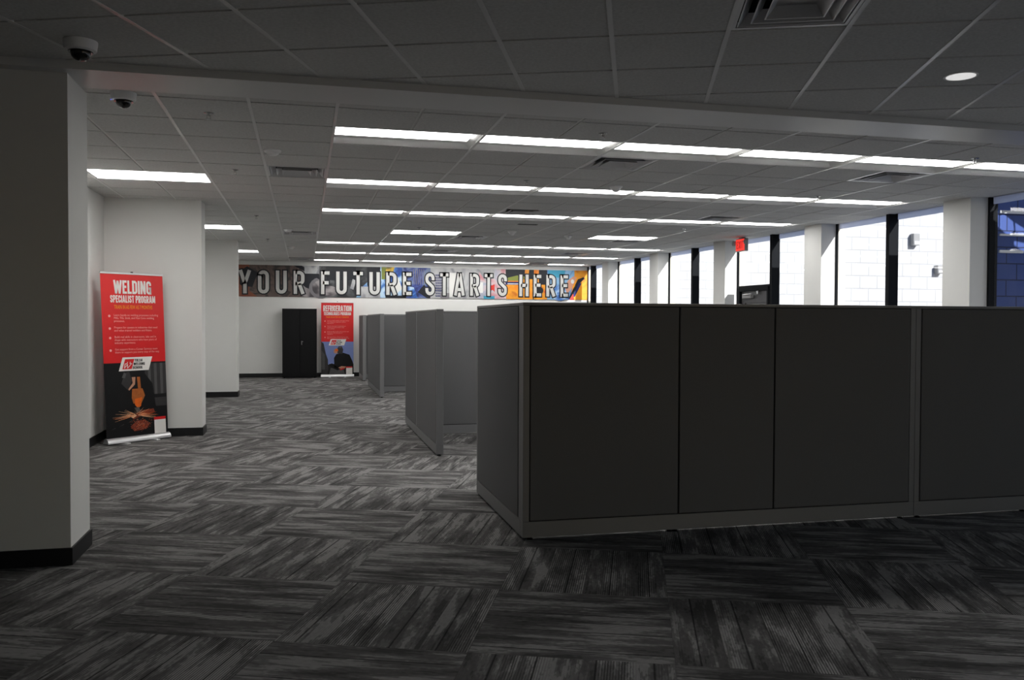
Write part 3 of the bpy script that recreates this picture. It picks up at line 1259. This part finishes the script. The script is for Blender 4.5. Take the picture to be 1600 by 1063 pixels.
# ------------------------------------------------------------------ exit sign
t_ = thing('exit_sign', (7.74, 14.34, CEIL), 'red lit exit sign with two round lamps hanging over the door', 'exit sign')
MB().box(-.02, -.06, -.03, .05, .06, 0, .004).build('sign_mount', 'grey_plastic', t_)
MB().box(-.025, -.17, -.26, .045, .17, -.03, .008).build('sign_body', 'grey_plastic', t_)
MB().box(-.031, -.155, -.247, -.025, .155, -.043).build('sign_face', 'sign_red', t_)
m_ = MB()
m_.X = Matrix.Rotation(math.radians(-90), 4, 'Z')
write(m_, 'EXIT', 0, -.215, .14, width=.24, t=.13, y0=-.034, y1=-.031, gap=.12)
m_.build('lettering', 'sign_letter', t_)
for s in (-1, 1):
    m_ = MB()
    m_.lathe([(.02, 0), (.045, -.015), (.048, -.055), (.04, -.06)], c=(.0, s * .215, -.10), n=20, axis='x')
    m_.box(-.01, min(s * .17, s * .2), -.115, .02, max(s * .17, s * .2), -.085)
    m_.build('emergency_lamp', 'grey_plastic', t_, smooth=True)

# ------------------------------------------------------------------ cubicle partitions
PH, PT = 1.625, .078


def partition(name, loc, length, panels, label, group, rz=0.0, feet=None, posts=()):
    """runs along local +x; front face is local -y; panels = list of (x0, x1) fabric tiles"""
    r = thing(name, loc, label, 'cubicle partition', group, rz)
    h = PT / 2
    m_ = MB()
    m_.box(.012, -h + .006, .03, length - .012, h - .006, PH - .023)
    m_.build('partition_core', 'panel_gap', r)
    m_ = MB().box(-.002, -h, PH - .022, length + .002, h, PH)
    m_.build('top_cap', 'panel_metal', r, bevel=.004)
    m_ = MB().box(0, -h, .020, length, h, .128)
    m_.build('base_raceway', 'panel_metal', r, bevel=.003)
    for x in (0, length - .045) + tuple(posts):
        m_ = MB().box(x, -h, .128, x + .045, h, PH - .022)
        m_.build('post', 'panel_metal', r, bevel=.003)
    for a, b2 in panels:
        m_ = MB().box(a + .005, -h - .004, .134, b2 - .005, h + .004, PH - .026)
        m_.build('fabric_panel', 'fabric', r, bevel=.006)
    for x in (feet or (.06, length - .06)):
        m_ = MB().lathe([(.022, 0), (.022, .008), (.008, .012), (.008, .03)], c=(x, 0, 0), n=14)
        m_.build('foot', 'black_plastic', r, smooth=True)
    return r


G1 = 'dark grey cubicle partitions'
X0 = 1.45
HP = PT / 2
# front run, from the corner to past the right edge
partition('cubicle_partition', (1.44, 5.70, 0), 3.08, [(.045, 1.14), (1.14, 1.89), (1.89, 3.035)],
          'long dark grey cubicle partition across the foreground, three fabric panels, left of the seam post', G1, feet=(.06, 1.09, 1.13, 2.99))
partition('cubicle_partition', (1.44 + 3.082, 5.70, 0), 2.8, [(.045, 1.05), (1.05, 2.755)],
          'dark grey cubicle partition at the right edge of the foreground, beyond the seam post', G1, feet=(.06, 1.03, 2.74))
# side of the first cubicle, runs away from the camera
partition('cubicle_partition', (1.44 + HP, 5.70 + HP + .002, 0), 1.54, [(.045, 1.495)],
          'side partition meeting the foreground run at its left corner', G1, rz=math.pi / 2)
partition('cubicle_partition', (X0, 9.42, 0), 1.76, [(.045, 1.715)], 'near half of the middle partition along the aisle, ending in a free edge', G1, rz=math.pi / 2)
partition('cubicle_partition', (X0, 11.182, 0), 1.26, [(.045, 1.215)], 'far half of the middle partition along the aisle', G1, rz=math.pi / 2)
partition('cubicle_partition', (X0 + HP + .006, 11.22, 0), 5.0, [(.045, 2.5), (2.5, 4.955)], 'cross partition seen between the foreground and middle aisle partitions', G1)
partition('cubicle_partition', (X0, 16.75, 0), 3.35, [(.045, 1.675), (1.675, 3.305)], 'third partition along the aisle, small and angled beyond the middle one', G1, rz=math.pi / 2)
partition('cubicle_partition', (X0 + HP + .006, 18.05, 0), 5.0, [(.045, 2.5), (2.5, 4.955)], 'cross partition seen right of the third aisle partition', G1)
partition('cubicle_partition', (X0 - .03, 21.35, 0), 1.5, [(.045, 1.455)], 'furthest partition along the aisle, beside the refrigeration banner', G1, rz=math.pi / 2)
partition('cubicle_partition', (X0 + HP, 22.3, 0), 5.0, [(.045, 2.5), (2.5, 4.955)], 'furthest cross partition, a sliver before the far wall', G1)

# ------------------------------------------------------------------ black storage cabinet
cw, cd, chh = .865, .46, 1.79
t_ = thing('storage_cabinet', (-.56, 22.86, 0), 'tall black two-door storage cabinet against the far wall', 'cabinet')
MB().box(0, 0, .02, cw, cd, chh).build('cabinet_body', 'black_steel', t_, bevel=.004)
for s in (0, 1):
    x0 = .012 if s == 0 else cw / 2 + .002
    dd = MB().box(x0, -.020, .06, x0 + cw / 2 - .014, -.001, chh - .02)
    do = dd.build('door', 'black_steel', t_, bevel=.004)
    if s == 1:
        m_ = MB().box(.475, -.034, .86, .492, -.020, .96, .003)
        m_.box(.478, -.045, .935, .52, -.034, .950, .003)
        m_.build('door_handle', 'grey_plastic', do)
for x in (.05, cw - .05):
    for y in (.05, cd - .05):
        MB().lathe([(.018, 0), (.018, .02)], c=(x, y, 0), n=12).build('foot', 'black_plastic', t_)

# ------------------------------------------------------------------ mural on the far wall
mural_mat('art_rust', g((120, 50, 30)), g((150, 85, 55)), g((70, 55, 50)), 1.6, seed=1)
mural_mat('art_brown', g((60, 52, 50)), g((120, 100, 92)), g((45, 42, 44)), 2.4, seed=2)
mural_mat('art_gear', g((55, 52, 56)), g((110, 105, 108)), g((160, 155, 155)), 1.9, seed=3)
mural_mat('art_black', g((28, 30, 34)), g((40, 42, 46)), g((95, 98, 100)), 1.8, seed=4)
mural_mat('art_blue', g((20, 50, 130)), g((40, 110, 190)), g((190, 215, 230)), 2.2, seed=5)
mural_mat('art_indigo', g((24, 28, 60)), g((50, 70, 150)), g((110, 125, 150)), 2.6, seed=6)
mural_mat('art_pale', g((150, 152, 155)), g((190, 190, 190)), g((120, 122, 128)), 1.4, seed=7)
mural_mat('art_pink', g((190, 120, 130)), g((205, 190, 190)), g((150, 160, 180)), 1.8, seed=8)
mural_mat('art_orange', g((225, 120, 20)), g((240, 170, 40)), g((190, 90, 20)), 1.4, seed=9)
mural_mat('art_yellow', g((235, 190, 60)), g((150, 130, 50)), g((40, 40, 30)), 2.0, seed=10)
mural_mat('art_sky', g((60, 120, 200)), g((150, 195, 215)), g((50, 90, 170)), 1.6, seed=11)
flat('art_dark', g((32, 34, 40)), 0.5)
flat('art_navy', g((30, 40, 95)), 0.5)
flat('art_flesh', g((205, 150, 125)), 0.5)
flat('art_red', g((200, 60, 50)), 0.5)
flat('art_cyan', g((60, 150, 180)), 0.5)
flat('art_green', g((120, 130, 60)), 0.5)
flat('art_white', g((215, 215, 212)), 0.5)
flat('art_grey', g((120, 118, 122)), 0.5)
flat('letter_grey', g((196, 196, 194)), 0.45, noise=.03)
ARTN = ['art_rust', 'art_brown', 'art_gear', 'art_black', 'art_blue', 'art_indigo', 'art_pale', 'art_pink', 'art_orange', 'art_yellow', 'art_sky',
        'art_dark', 'art_navy', 'art_flesh', 'art_red', 'art_cyan', 'art_green', 'art_white', 'art_grey']
AI = {n: i for i, n in enumerate(ARTN)}
MX0, MX1, MZ0, MZ1 = -2.0, 7.80, 2.10, 2.925
mur = thing('wall_mural', (MX0, YB, MZ0), 'long colourful collage mural high on the far wall', 'mural')
MW, MH = MX1 - MX0, MZ1 - MZ0
m_ = MB()
m_.m = AI['art_dark']
m_.box(0, -.012, 0, MW, -.001, MH)
yy = [-.0125]


def art(name, pts):
    """patch of the picture: px coordinates of the photo on the mural plane, as (x metres, z 0..1)"""
    m_.m = AI[name]
    yy[0] -= .00006
    m_.add([(x - MX0, yy[0], z * MH) for x, z in pts], [tuple(range(len(pts)))])


def PX(px):           # photo column to metres along the far wall
    return -1.65 + (px - 373) * (7.81 + 1.65) / (919 - 373)


def rect(name, a, b_, z0=0.0, z1=1.0, sl_=0.0):
    art(name, [(max(MX0, PX(a)), z0), (min(MX1, PX(b_)), z0), (min(MX1, PX(b_ + sl_)), z1), (max(MX0, PX(a + sl_)), z1)])


def disc(name, px, z, rx, rz, n=18):
    art(name, [(PX(px) + rx * math.cos(2 * math.pi * k / n), z + rz / MH * math.sin(2 * math.pi * k / n)) for k in range(n)])


rect('art_rust', 350, 424)
rect('art_brown', 388, 470)
art('art_dark', [(PX(374), .35), (PX(392), .3), (PX(400), .75), (PX(385), .95), (PX(374), .8)])
art('art_rust', [(PX(373), .0), (PX(400), .0), (PX(380), .3), (PX(373), .4)])
rect('art_gear', 464, 500)
disc('art_dark', 478, .55, .26, .24)
disc('art_grey', 492, .3, .30, .28)
disc('art_gear', 492, .3, .22, .20)
art('art_dark', [(PX(452), 1), (PX(464), 1), (PX(500), .55), (PX(496), .5)])
rect('art_pale', 468, 490, .75, 1.0)
rect('art_black', 490, 562)
rect('art_dark', 500, 545, .55, 1.0)
disc('art_gear', 505, .2, .22, .14)
art('art_pale', [(PX(536), .3), (PX(540), .6), (PX(545), .55), (PX(541), .25)])
art('art_sky', [(PX(545), 0), (PX(565), 0), (PX(562), .5), (PX(552), .3)])
rect('art_pale', 552, 584, 0, .36)
rect('art_dark', 562, 584, .4, 1.0)
rect('art_blue', 582, 622)
rect('art_green', 584, 596, .6, 1.0)
rect('art_yellow', 588, 600, .72, 1.0, 4)
art('art_white', [(PX(602), .05), (PX(616), .3), (PX(608), .75), (PX(599), .45)])
rect('art_indigo', 616, 668)
rect('art_dark', 590, 622, 0, .08)
for k in range(6):
    rect('art_grey', 634 + k * 3.2, 635 + k * 3.2, .45, .95, -1)
art('art_blue', [(PX(628), .0), (PX(640), .0), (PX(634), .35), (PX(624), .4)])
art('art_dark', [(PX(640), .2), (PX(655), .0), (PX(668), .0), (PX(650), .45)])
rect('art_pale', 660, 764)
for k in range(7):
    for q in range(9):
        rect('art_navy', 668.5 + k * 1.6, 669.6 + k * 1.6, .05 + q * .085, .11 + q * .085, -1)
rect('art_grey', 676, 690, .0, .18)
rect('art_white', 690, 712, .05, .85)
art('art_pink', [(PX(737), .0), (PX(764), .0), (PX(764), .7), (PX(748), .6), (PX(738), .9)])
art('art_red', [(PX(752), .25), (PX(760), .3), (PX(764), .2), (PX(764), .5), (PX(758), .45), (PX(754), .5)])
rect('art_cyan', 745, 764, 0, .1)
rect('art_white', 736, 744, .2, .55)
rect('art_orange', 780, 832)
rect('art_pink', 763, 782)
rect('art_dark', 781, 832, .68, 1.0)
art('art_green', [(PX(781), .62), (PX(800), .62), (PX(820), .75), (PX(800), .8), (PX(781), .7)])
rect('art_navy', 781, 802, .48, .58)
rect('art_white', 784, 802, .50, .53)
art('art_orange', [(PX(812), .7), (PX(818), .7), (PX(820), 1), (PX(813), 1)])
rect('art_dark', 826, 828, .0, 1.0)
rect('art_orange', 896, 922)
rect('art_orange', 828, 850)
rect('art_dark', 836, 852, .5, 1.0)
art('art_red', [(PX(845), .25), (PX(850), .5), (PX(856), .45), (PX(850), .1)])
disc('art_dark', 838, .3, .10, .10)
rect('art_sky', 850, 896)
rect('art_cyan', 852, 880, .75, 1.0)
disc('art_blue', 872, .2, .26, .2)
art('art_flesh', [(PX(884), .2), (PX(896), .5), (PX(902), .75), (PX(894), .8), (PX(885), .65), (PX(880), .4)])
art('art_orange', [(PX(893), .45), (PX(906), 1), (PX(930), 1), (PX(930), .5), (PX(905), .1), (PX(897), .0), (PX(889), .0)])
art('art_dark', [(PX(886), .02), (PX(890), .02), (PX(907), .6), (PX(914), .72), (PX(912), .78), (PX(902), .7)])
art('art_navy', [(PX(893), .1), (PX(897), .1), (PX(908), .55), (PX(904), .6)])
disc('art_white', 893, .62, .05, .06)
art('art_red', [(PX(888), 0), (PX(896), 0), (PX(894), .2)])
m_.build('mural_sheet', ARTN, mur)
# the lettering
words = (('YOUR', 373, 468), ('FUTURE', 492.5, 630), ('STARTS', 652, 783), ('HERE', 803.5, 885))
t = .145
for wd, a, b2 in words:
    xa, xb = PX(a) - MX0, PX(b2) - MX0
    gap = .29 if wd != 'HERE' else .26
    ws_ = [glyph(c_, t)[0] for c_ in wd]
    kx = (xb - xa) / (sum(ws_) + gap * (len(wd) - 1))
    x_ = xa
    for c_, w_ in zip(wd, ws_):
        m_ = MB()
        m_.m = 1
        write(m_, c_, x_, .10 * MH, .73 * MH, width=w_ * kx, t=t, y0=-.024, y1=-.023, grow=.055, centre=False)
        m_.m = 0
        write(m_, c_, x_, .10 * MH, .73 * MH, width=w_ * kx, t=t, y0=-.036, y1=-.026, centre=False)
        m_.build('letter', ['letter_grey', 'art_dark'], mur)
        x_ += (w_ + gap) * kx

# ------------------------------------------------------------------ roll-up banners
flat('banner_red', g((218, 32, 34)), 0.35, spec=0.5)
flat('banner_white', g((235, 232, 228)), 0.5)
flat('banner_yellow', g((240, 160, 30)), 0.5)
flat('banner_pinkish', g((235, 170, 165)), 0.5)
flat('ph_black', g((20, 20, 22)), 0.4)
flat('ph_dark', g((34, 32, 32)), 0.4, noise=.3, nscale=12)
flat('ph_grey', g((84, 84, 84)), 0.4, noise=.2, nscale=8)
flat('ph_mid', g((56, 55, 56)), 0.4, noise=.2, nscale=8)
flat('ph_orange', g((230, 105, 30)), 0.4, noise=.3, nscale=30)
flat('ph_amber', g((170, 95, 45)), 0.4, noise=.3, nscale=20)
flat('ph_spark', g((240, 190, 150)), 0.4)
flat('ph_skin', g((190, 140, 115)), 0.4)
flat('ph_sky', g((125, 140, 195)), 0.4, noise=.04, nscale=3)
flat('ph_glow', g((120, 52, 38)), 0.4, noise=.6, nscale=70)
PHN = ['banner_red', 'banner_white', 'banner_yellow', 'banner_pinkish', 'ph_black', 'ph_dark', 'ph_grey', 'ph_mid', 'ph_orange', 'ph_amber', 'ph_spark', 'ph_skin', 'ph_sky', 'ph_glow']
PI_ = {n: i for i, n in enumerate(PHN)}


def banner(loc, rz, label, photo, title, sub, tagline, paras, bw=.83, bh=1.98, shear=0.0, tw_=.6, subw=.7):
    r = thing('rollup_banner', loc, label, 'banner', 'red roll-up banners', rz)
    zb, zt = .075, bh - .02

    def sh(x, z):
        return (x + shear * (z - zb) / (zt - zb), z)
    hw = bw / 2
    m_ = MB()
    prof = []
    for k in range(13):
        a = math.pi * k / 12
        prof.append((.055 * math.cos(a), .012 + .062 * math.sin(a)))
    n = len(prof)
    vs = [(-hw - .01, y, z) for y, z in prof] + [(hw + .01, y, z) for y, z in prof]
    fs = [(k, k + 1, n + k + 1, n + k) for k in range(n - 1)] + [(n - 1, 0, n, 2 * n - 1), tuple(range(n))[::-1], tuple(range(n, 2 * n))]
    m_.add(vs, fs)
    m_.build('banner_base', 'alu', r, smooth=True)
    for s in (-.2, .2):
        MB().box(s - .025, -.12, 0, s + .025, .12, .012, .003).build('banner_foot', 'alu', r)
    m_ = MB()
    q0, q1 = sh(0, zb), sh(0, zt)
    m_.add([(q0[0] - .008, .03, .05), (q0[0] + .008, .03, .05), (q0[0] + .008, .046, .05), (q0[0] - .008, .046, .05),
            (q1[0] - .008, .012, zt), (q1[0] + .008, .012, zt), (q1[0] + .008, .028, zt + .02), (q1[0] - .008, .028, zt + .02)],
           [(0, 1, 5, 4), (1, 2, 6, 5), (2, 3, 7, 6), (3, 0, 4, 7), (4, 5, 6, 7), (3, 2, 1, 0)])
    m_.build('support_pole', 'alu', r)
    a_, b_ = sh(-hw, zt), sh(hw, zt)
    MB().box(a_[0] - .004, -.010, zt - .008, b_[0] + .004, .010, zt + .014, .002).build('top_rail', 'alu', r)
    MB().box(q1[0] - .012, .0, zt + .012, q1[0] + .012, .016, zt + .026).build('rail_clip', 'black_plastic', r)
    # printed sheet
    m_ = MB()
    zs = zb + (zt - zb) * .455

    def P(name, pts, k):
        m_.m = PI_[name]
        out = [sh(x, z) for x, z in pts]
        m_.add([(x, -.0006 * k - .001, z) for x, z in out], [tuple(range(len(out)))])
    m_.m = PI_['banner_red']
    for q in range(12):
        za, zc = zs + (zt - zs) * q / 12, zs + (zt - zs) * (q + 1) / 12
        p = [sh(-hw, za), sh(hw, za), sh(hw, zc), sh(-hw, zc)]
        m_.add([(x, -.001, z) for x, z in p], [(0, 1, 2, 3)])
        m_.add([(x, .0005, z) for x, z in p], [(3, 2, 1, 0)])
    P('ph_dark', [(-hw, zb - .03), (hw, zb - .03), (hw, zs), (-hw, zs)], 0)
    H = zs - zb
    photo(P, hw, zb, H)
    # red label above the (omitted) code, and the plain tile itself
    P('banner_white', [(hw - .19, zb + .0), (hw - .03, zb + .0), (hw - .03, zb + .17), (hw - .19, zb + .17)], 6)
    P('banner_red', [(hw - .195, zb + .17), (hw - .03, zb + .17), (hw - .03, zb + .205), (hw - .195, zb + .205)], 6)
    m_.build('printed_sheet', PHN, r)
    # lettering
    m_ = MB()
    m_.m = 0
    HT = zt - zs
    write(m_, title, .0, zt - HT * .225, HT * .150, width=tw_, t=.17, y0=-.003, y1=-.0015, fxx=sh, gap=.07)
    write(m_, sub, .0, zt - HT * .325, HT * .082, width=subw, t=.17, y0=-.003, y1=-.0015, fxx=sh, gap=.08)
    m_.m = 1
    vs, fs = small_text([tagline], 0, 0, HT * .062, 1, -.003, None, 't', None, 1.0)
    ext = max(v_[0] for v_ in vs)
    k = subw * .85 / ext
    m_.add([(*[sh(v_[0] * k - subw * .425, v_[2] + zt - HT * .395)][0:1][0][:1], -.003, sh(0, v_[2] + zt - HT * .395)[1]) for v_ in vs], fs)
    m_.m = 2
    z = zt - HT * .475
    for para in paras:
        vs, fs = small_text(para, 0, 0, HT * .033, 1.0, -.003, None, 't', None, .95)
        m_.add([(sh(v_[0] - hw + .15, v_[2] + z)[0], -.003, v_[2] + z) for v_ in vs], fs)
        cx_ = -hw + .095
        zc = z - .0
        ring = []
        for q in range(16):
            a = 2 * math.pi * q / 16
            ring.append((.015 * math.cos(a), .015 * math.sin(a)))
        m_.add([(sh(cx_ + x, zc + y)[0], -.002, zc + y) for x, y in ring], [tuple(range(16))])
        z -= HT * (.033 * len(para) + .040)
    m_.build('lettering', ['banner_white', 'banner_yellow', 'banner_pinkish'], r)
    # school emblem on a slanted white plate
    m_ = MB()
    ex, ez, ew, eh = -.0, zs - .10, .40, .165
    sl2 = .055
    def E(pts, mi, y):
        m_.m = mi
        m_.add([(sh(x, z)[0], y, z) for x, z in pts], [tuple(range(len(pts)))])
    E([(ex - ew / 2 - sl2 / 2, ez), (ex + ew / 2 - sl2 / 2, ez), (ex + ew / 2 + sl2 / 2, ez + eh), (ex - ew / 2 + sl2 / 2, ez + eh)], 0, -.005)
    q = .022
    ra, rb = ex - ew / 2 + .012, ex - ew / 2 + .135
    k2 = sl2 / eh
    E([(ra + q * k2, ez + q), (rb + q * k2, ez + q), (rb + (eh - q) * k2, ez + eh - q), (ra + (eh - q) * k2, ez + eh - q)], 1, -.0056)
    # the mark inside: a W under a bar
    def wm(x, z):
        return sh(ra + .012 + x * .098 + (z * .10 + .025) * k2, ez + .028 + z * .095)
    for pl in ([(.05, .62), (.12, .05)], [(.12, .05), (.40, .55)], [(.40, .55), (.55, .05)], [(.55, .05), (.92, .62)], [(.0, .62), (.32, .62)], [(.70, .62), (1.0, .62)], [(.32, .62), (.30, .85)], [(.70, .62), (.68, .85)]):
        m_.m = 0
        stroke(m_, pl, .085, -.0066, -.006, wm)
    m_.m = 2
    for k, wd in enumerate(('TULSA', 'WELDING', 'SCHOOL')):
        zz = ez + eh - .056 - k * .044
        write(m_, wd, rb + .012 + (zz - ez) * k2, zz, .033, width=(.105, .150, .135)[k], t=.17, y0=-.0066, y1=-.0056, fxx=sh, centre=False, slant=.15, gap=.1)
    m_.build('school_emblem', ['banner_white', 'banner_red', 'ph_black'], r)
    return r


def photo_weld(P, hw, zb, H):
    random.seed(4)
    P('ph_black', [(-hw, zb - .03), (hw, zb - .03), (hw, zb + H), (-hw, zb + H)], 1)
    for k in range(7):            # corrugated wall, upper right
        x = .12 + k * .042
        P('ph_grey' if k % 2 else 'ph_mid', [(x, zb + .55 * H), (x + .040, zb + .55 * H), (x + .040, zb + .98 * H), (x, zb + .98 * H)], 1.3)
    P('ph_mid', [(.1, zb + .38 * H), (hw, zb + .38 * H), (hw, zb + .5 * H), (.1, zb + .5 * H)], 1.3)
    P('ph_black', [(-.25, zb + .30 * H), (-.22, zb + .7 * H), (-.10, zb + .9 * H), (.08, zb + .9 * H), (.22, zb + .7 * H), (.26, zb + .35 * H)], 1.6)
    P('ph_mid', [(-.20, zb + .72 * H), (-.15, zb + .86 * H), (-.09, zb + .88 * H), (-.06, zb + .75 * H), (-.11, zb + .62 * H)], 2)
    P('ph_grey', [(-.19, zb + .80 * H), (-.16, zb + .87 * H), (-.13, zb + .85 * H), (-.15, zb + .79 * H)], 2.2)
    P('ph_skin', [(-.06, zb + .80 * H), (-.01, zb + .80 * H), (-.02, zb + .70 * H), (-.10, zb + .62 * H), (-.11, zb + .64 * H), (-.05, zb + .72 * H)], 2.3)
    P('ph_amber', [(.01, zb + .80 * H), (.05, zb + .80 * H), (.06, zb + .64 * H), (.02, zb + .64 * H)], 2.3)
    P('ph_amber', [(-.06, zb + .64 * H), (.08, zb + .64 * H), (.11, zb + .54 * H), (.06, zb + .44 * H), (-.05, zb + .44 * H), (-.07, zb + .52 * H)], 2.5)
    P('ph_orange', [(-.03, zb + .50 * H), (.07, zb + .52 * H), (.05, zb + .40 * H), (.01, zb + .37 * H), (-.03, zb + .42 * H)], 2.8)
    P('ph_grey', [(-.04, zb + .38 * H), (.02, zb + .39 * H), (.05, zb + .33 * H), (.0, zb + .31 * H)], 3)
    P('ph_glow', [(-.08, zb + .27 * H), (.05, zb + .34 * H), (.22, zb + .35 * H), (.24, zb + .30 * H), (.05, zb + .26 * H), (-.06, zb + .22 * H)], 2.6)
    P('ph_glow', [(-.10, zb + .13 * H), (-.02, zb + .20 * H), (.10, zb + .21 * H), (.16, zb + .15 * H), (.12, zb + .08 * H), (-.05, zb + .06 * H)], 2.6)
    P('ph_spark', [(-.09, zb + .26 * H), (-.04, zb + .30 * H), (-.01, zb + .27 * H), (-.06, zb + .24 * H)], 3.1)
    for k in range(80):
        a = random.uniform(-.5, 3.6)
        l0, l1 = random.uniform(.02, .1), random.uniform(.1, .33)
        c0 = (-.02, zb + .28 * H)
        d = (math.cos(a), math.sin(a) * .35 - .05)
        w3 = .0022
        p0, p1 = (c0[0] + d[0] * l0, c0[1] + d[1] * l0), (c0[0] + d[0] * l1, c0[1] + d[1] * l1)
        if abs(p1[0]) < hw - .01:
            P('ph_spark' if k % 3 else 'ph_orange', [(p0[0], p0[1] - w3), (p1[0], p1[1] - w3 * .3), (p1[0], p1[1] + w3 * .3), (p0[0], p0[1] + w3)], 3.3)
    for k in range(150):
        x, z = random.gauss(.03, .06), zb + H * random.gauss(.14, .035)
        P('ph_orange' if k % 2 else 'ph_skin', [(x, z), (x + .012, z + .004), (x + .010, z + .008)], 3.4)
    for k in range(3):
        P('ph_grey', [(-hw + .05 + k * .11, zb + (.1 + k * .04) * H), (-hw + .12 + k * .11, zb + (.13 + k * .04) * H), (-hw + .12 + k * .11, zb + (.135 + k * .04) * H)], 2)


def photo_fridge(P, hw, zb, H):
    P('ph_sky', [(-hw, zb + .3 * H), (hw, zb + .3 * H), (hw, zb + H), (-hw, zb + H)], 1)
    P('ph_mid', [(-hw, zb - .03), (-hw + .19, zb - .03), (-hw + .17, zb + .45 * H), (-hw + .12, zb + .62 * H), (-hw + .06, zb + .95 * H), (-hw, zb + H)], 1.5)
    P('ph_grey', [(-hw, zb + .15 * H), (-hw + .09, zb + .15 * H), (-hw + .09, zb + .6 * H), (-hw, zb + .75 * H)], 1.8)
    P('ph_dark', [(-hw + .15, zb - .03), (hw, zb - .03), (hw, zb + .32 * H), (-hw + .2, zb + .32 * H)], 1.7)
    P('ph_grey', [(-hw + .2, zb + .0), (hw - .22, zb + .0), (hw - .26, zb + .16 * H), (-hw + .24, zb + .20 * H)], 2)
    P('ph_black', [(-.08, zb + .22 * H), (-.09, zb + .5 * H), (-.03, zb + .62 * H), (.15, zb + .66 * H), (.31, zb + .6 * H), (.38, zb + .42 * H), (hw, zb + .3 * H), (hw, zb + .12 * H), (.1, zb + .14 * H)], 2.3)
    P('ph_black', [(-.22, zb + .30 * H), (-.14, zb + .34 * H), (-.04, zb + .26 * H), (.06, zb + .16 * H), (-.0, zb + .12 * H), (-.14, zb + .2 * H)], 2.3)
    P('ph_skin', [(-.09, zb + .66 * H), (-.10, zb + .74 * H), (-.04, zb + .80 * H), (.02, zb + .78 * H), (.03, zb + .68 * H), (-.03, zb + .63 * H)], 2.6)
    P('ph_orange', [(-.06, zb + .70 * H), (-.05, zb + .78 * H), (.01, zb + .78 * H), (.02, zb + .71 * H)], 2.8)
    P('ph_mid', [(.0, zb + .64 * H), (.0, zb + .80 * H), (.04, zb + .86 * H), (.11, zb + .86 * H), (.15, zb + .76 * H), (.13, zb + .62 * H)], 2.7)
    P('ph_grey', [(.03, zb + .80 * H), (.05, zb + .86 * H), (.10, zb + .86 * H), (.10, zb + .80 * H)], 2.9)
    P('ph_skin', [(.02, zb + .20 * H), (.10, zb + .25 * H), (.22, zb + .24 * H), (.20, zb + .20 * H), (.10, zb + .16 * H)], 3)
    P('banner_red', [(.05, zb + .15 * H), (.16, zb + .2 * H), (.20, zb + .17 * H), (.08, zb + .12 * H)], 3.1)


W_PARAS = [['Learn hands-on welding processes including', 'MIG, TIG, Stick, and Flux Core welding', 'processes.'],
           ['Prepare for careers in industries that need', 'and value trained welders and fitters.'],
           ['Build real skills in classrooms, labs and in', 'shops with instructors who have years of', 'industry experience.'],
           ['Get support from a Career Services team', 'there to support you every step of the way.']]
R_PARAS = [['Learn to install, maintain and repair heating', 'and refrigeration equipment, systems', 'and controls.'],
           ['Train for the work of residential and', 'commercial service and get ready', 'to be certified.'],
           ['Build real skills in classrooms and labs with', 'instructors who have years of', 'experience.'],
           ['Get support from a Career Services team', 'there to support you every step of the way.']]
banner((-1.99, 11.35, 0), math.atan2(.57, .60), 'large red welding specialist program roll-up banner in the left recess, sparks photo below',
       photo_weld, 'WELDING', 'SPECIALIST PROGRAM', 'TRAIN IN AS FEW AS 7 MONTHS', W_PARAS, bh=2.07, shear=-.07, tw_=.50, subw=.60)
banner((.835, 23.08, 0), 0.0, 'smaller red refrigeration program roll-up banner beside the black cabinet, sky photo below',
       photo_fridge, 'REFRIGERATION', 'TECHNOLOGIES PROGRAM', 'TRAIN IN AS FEW AS 7 MONTHS', R_PARAS, tw_=.73, subw=.70)
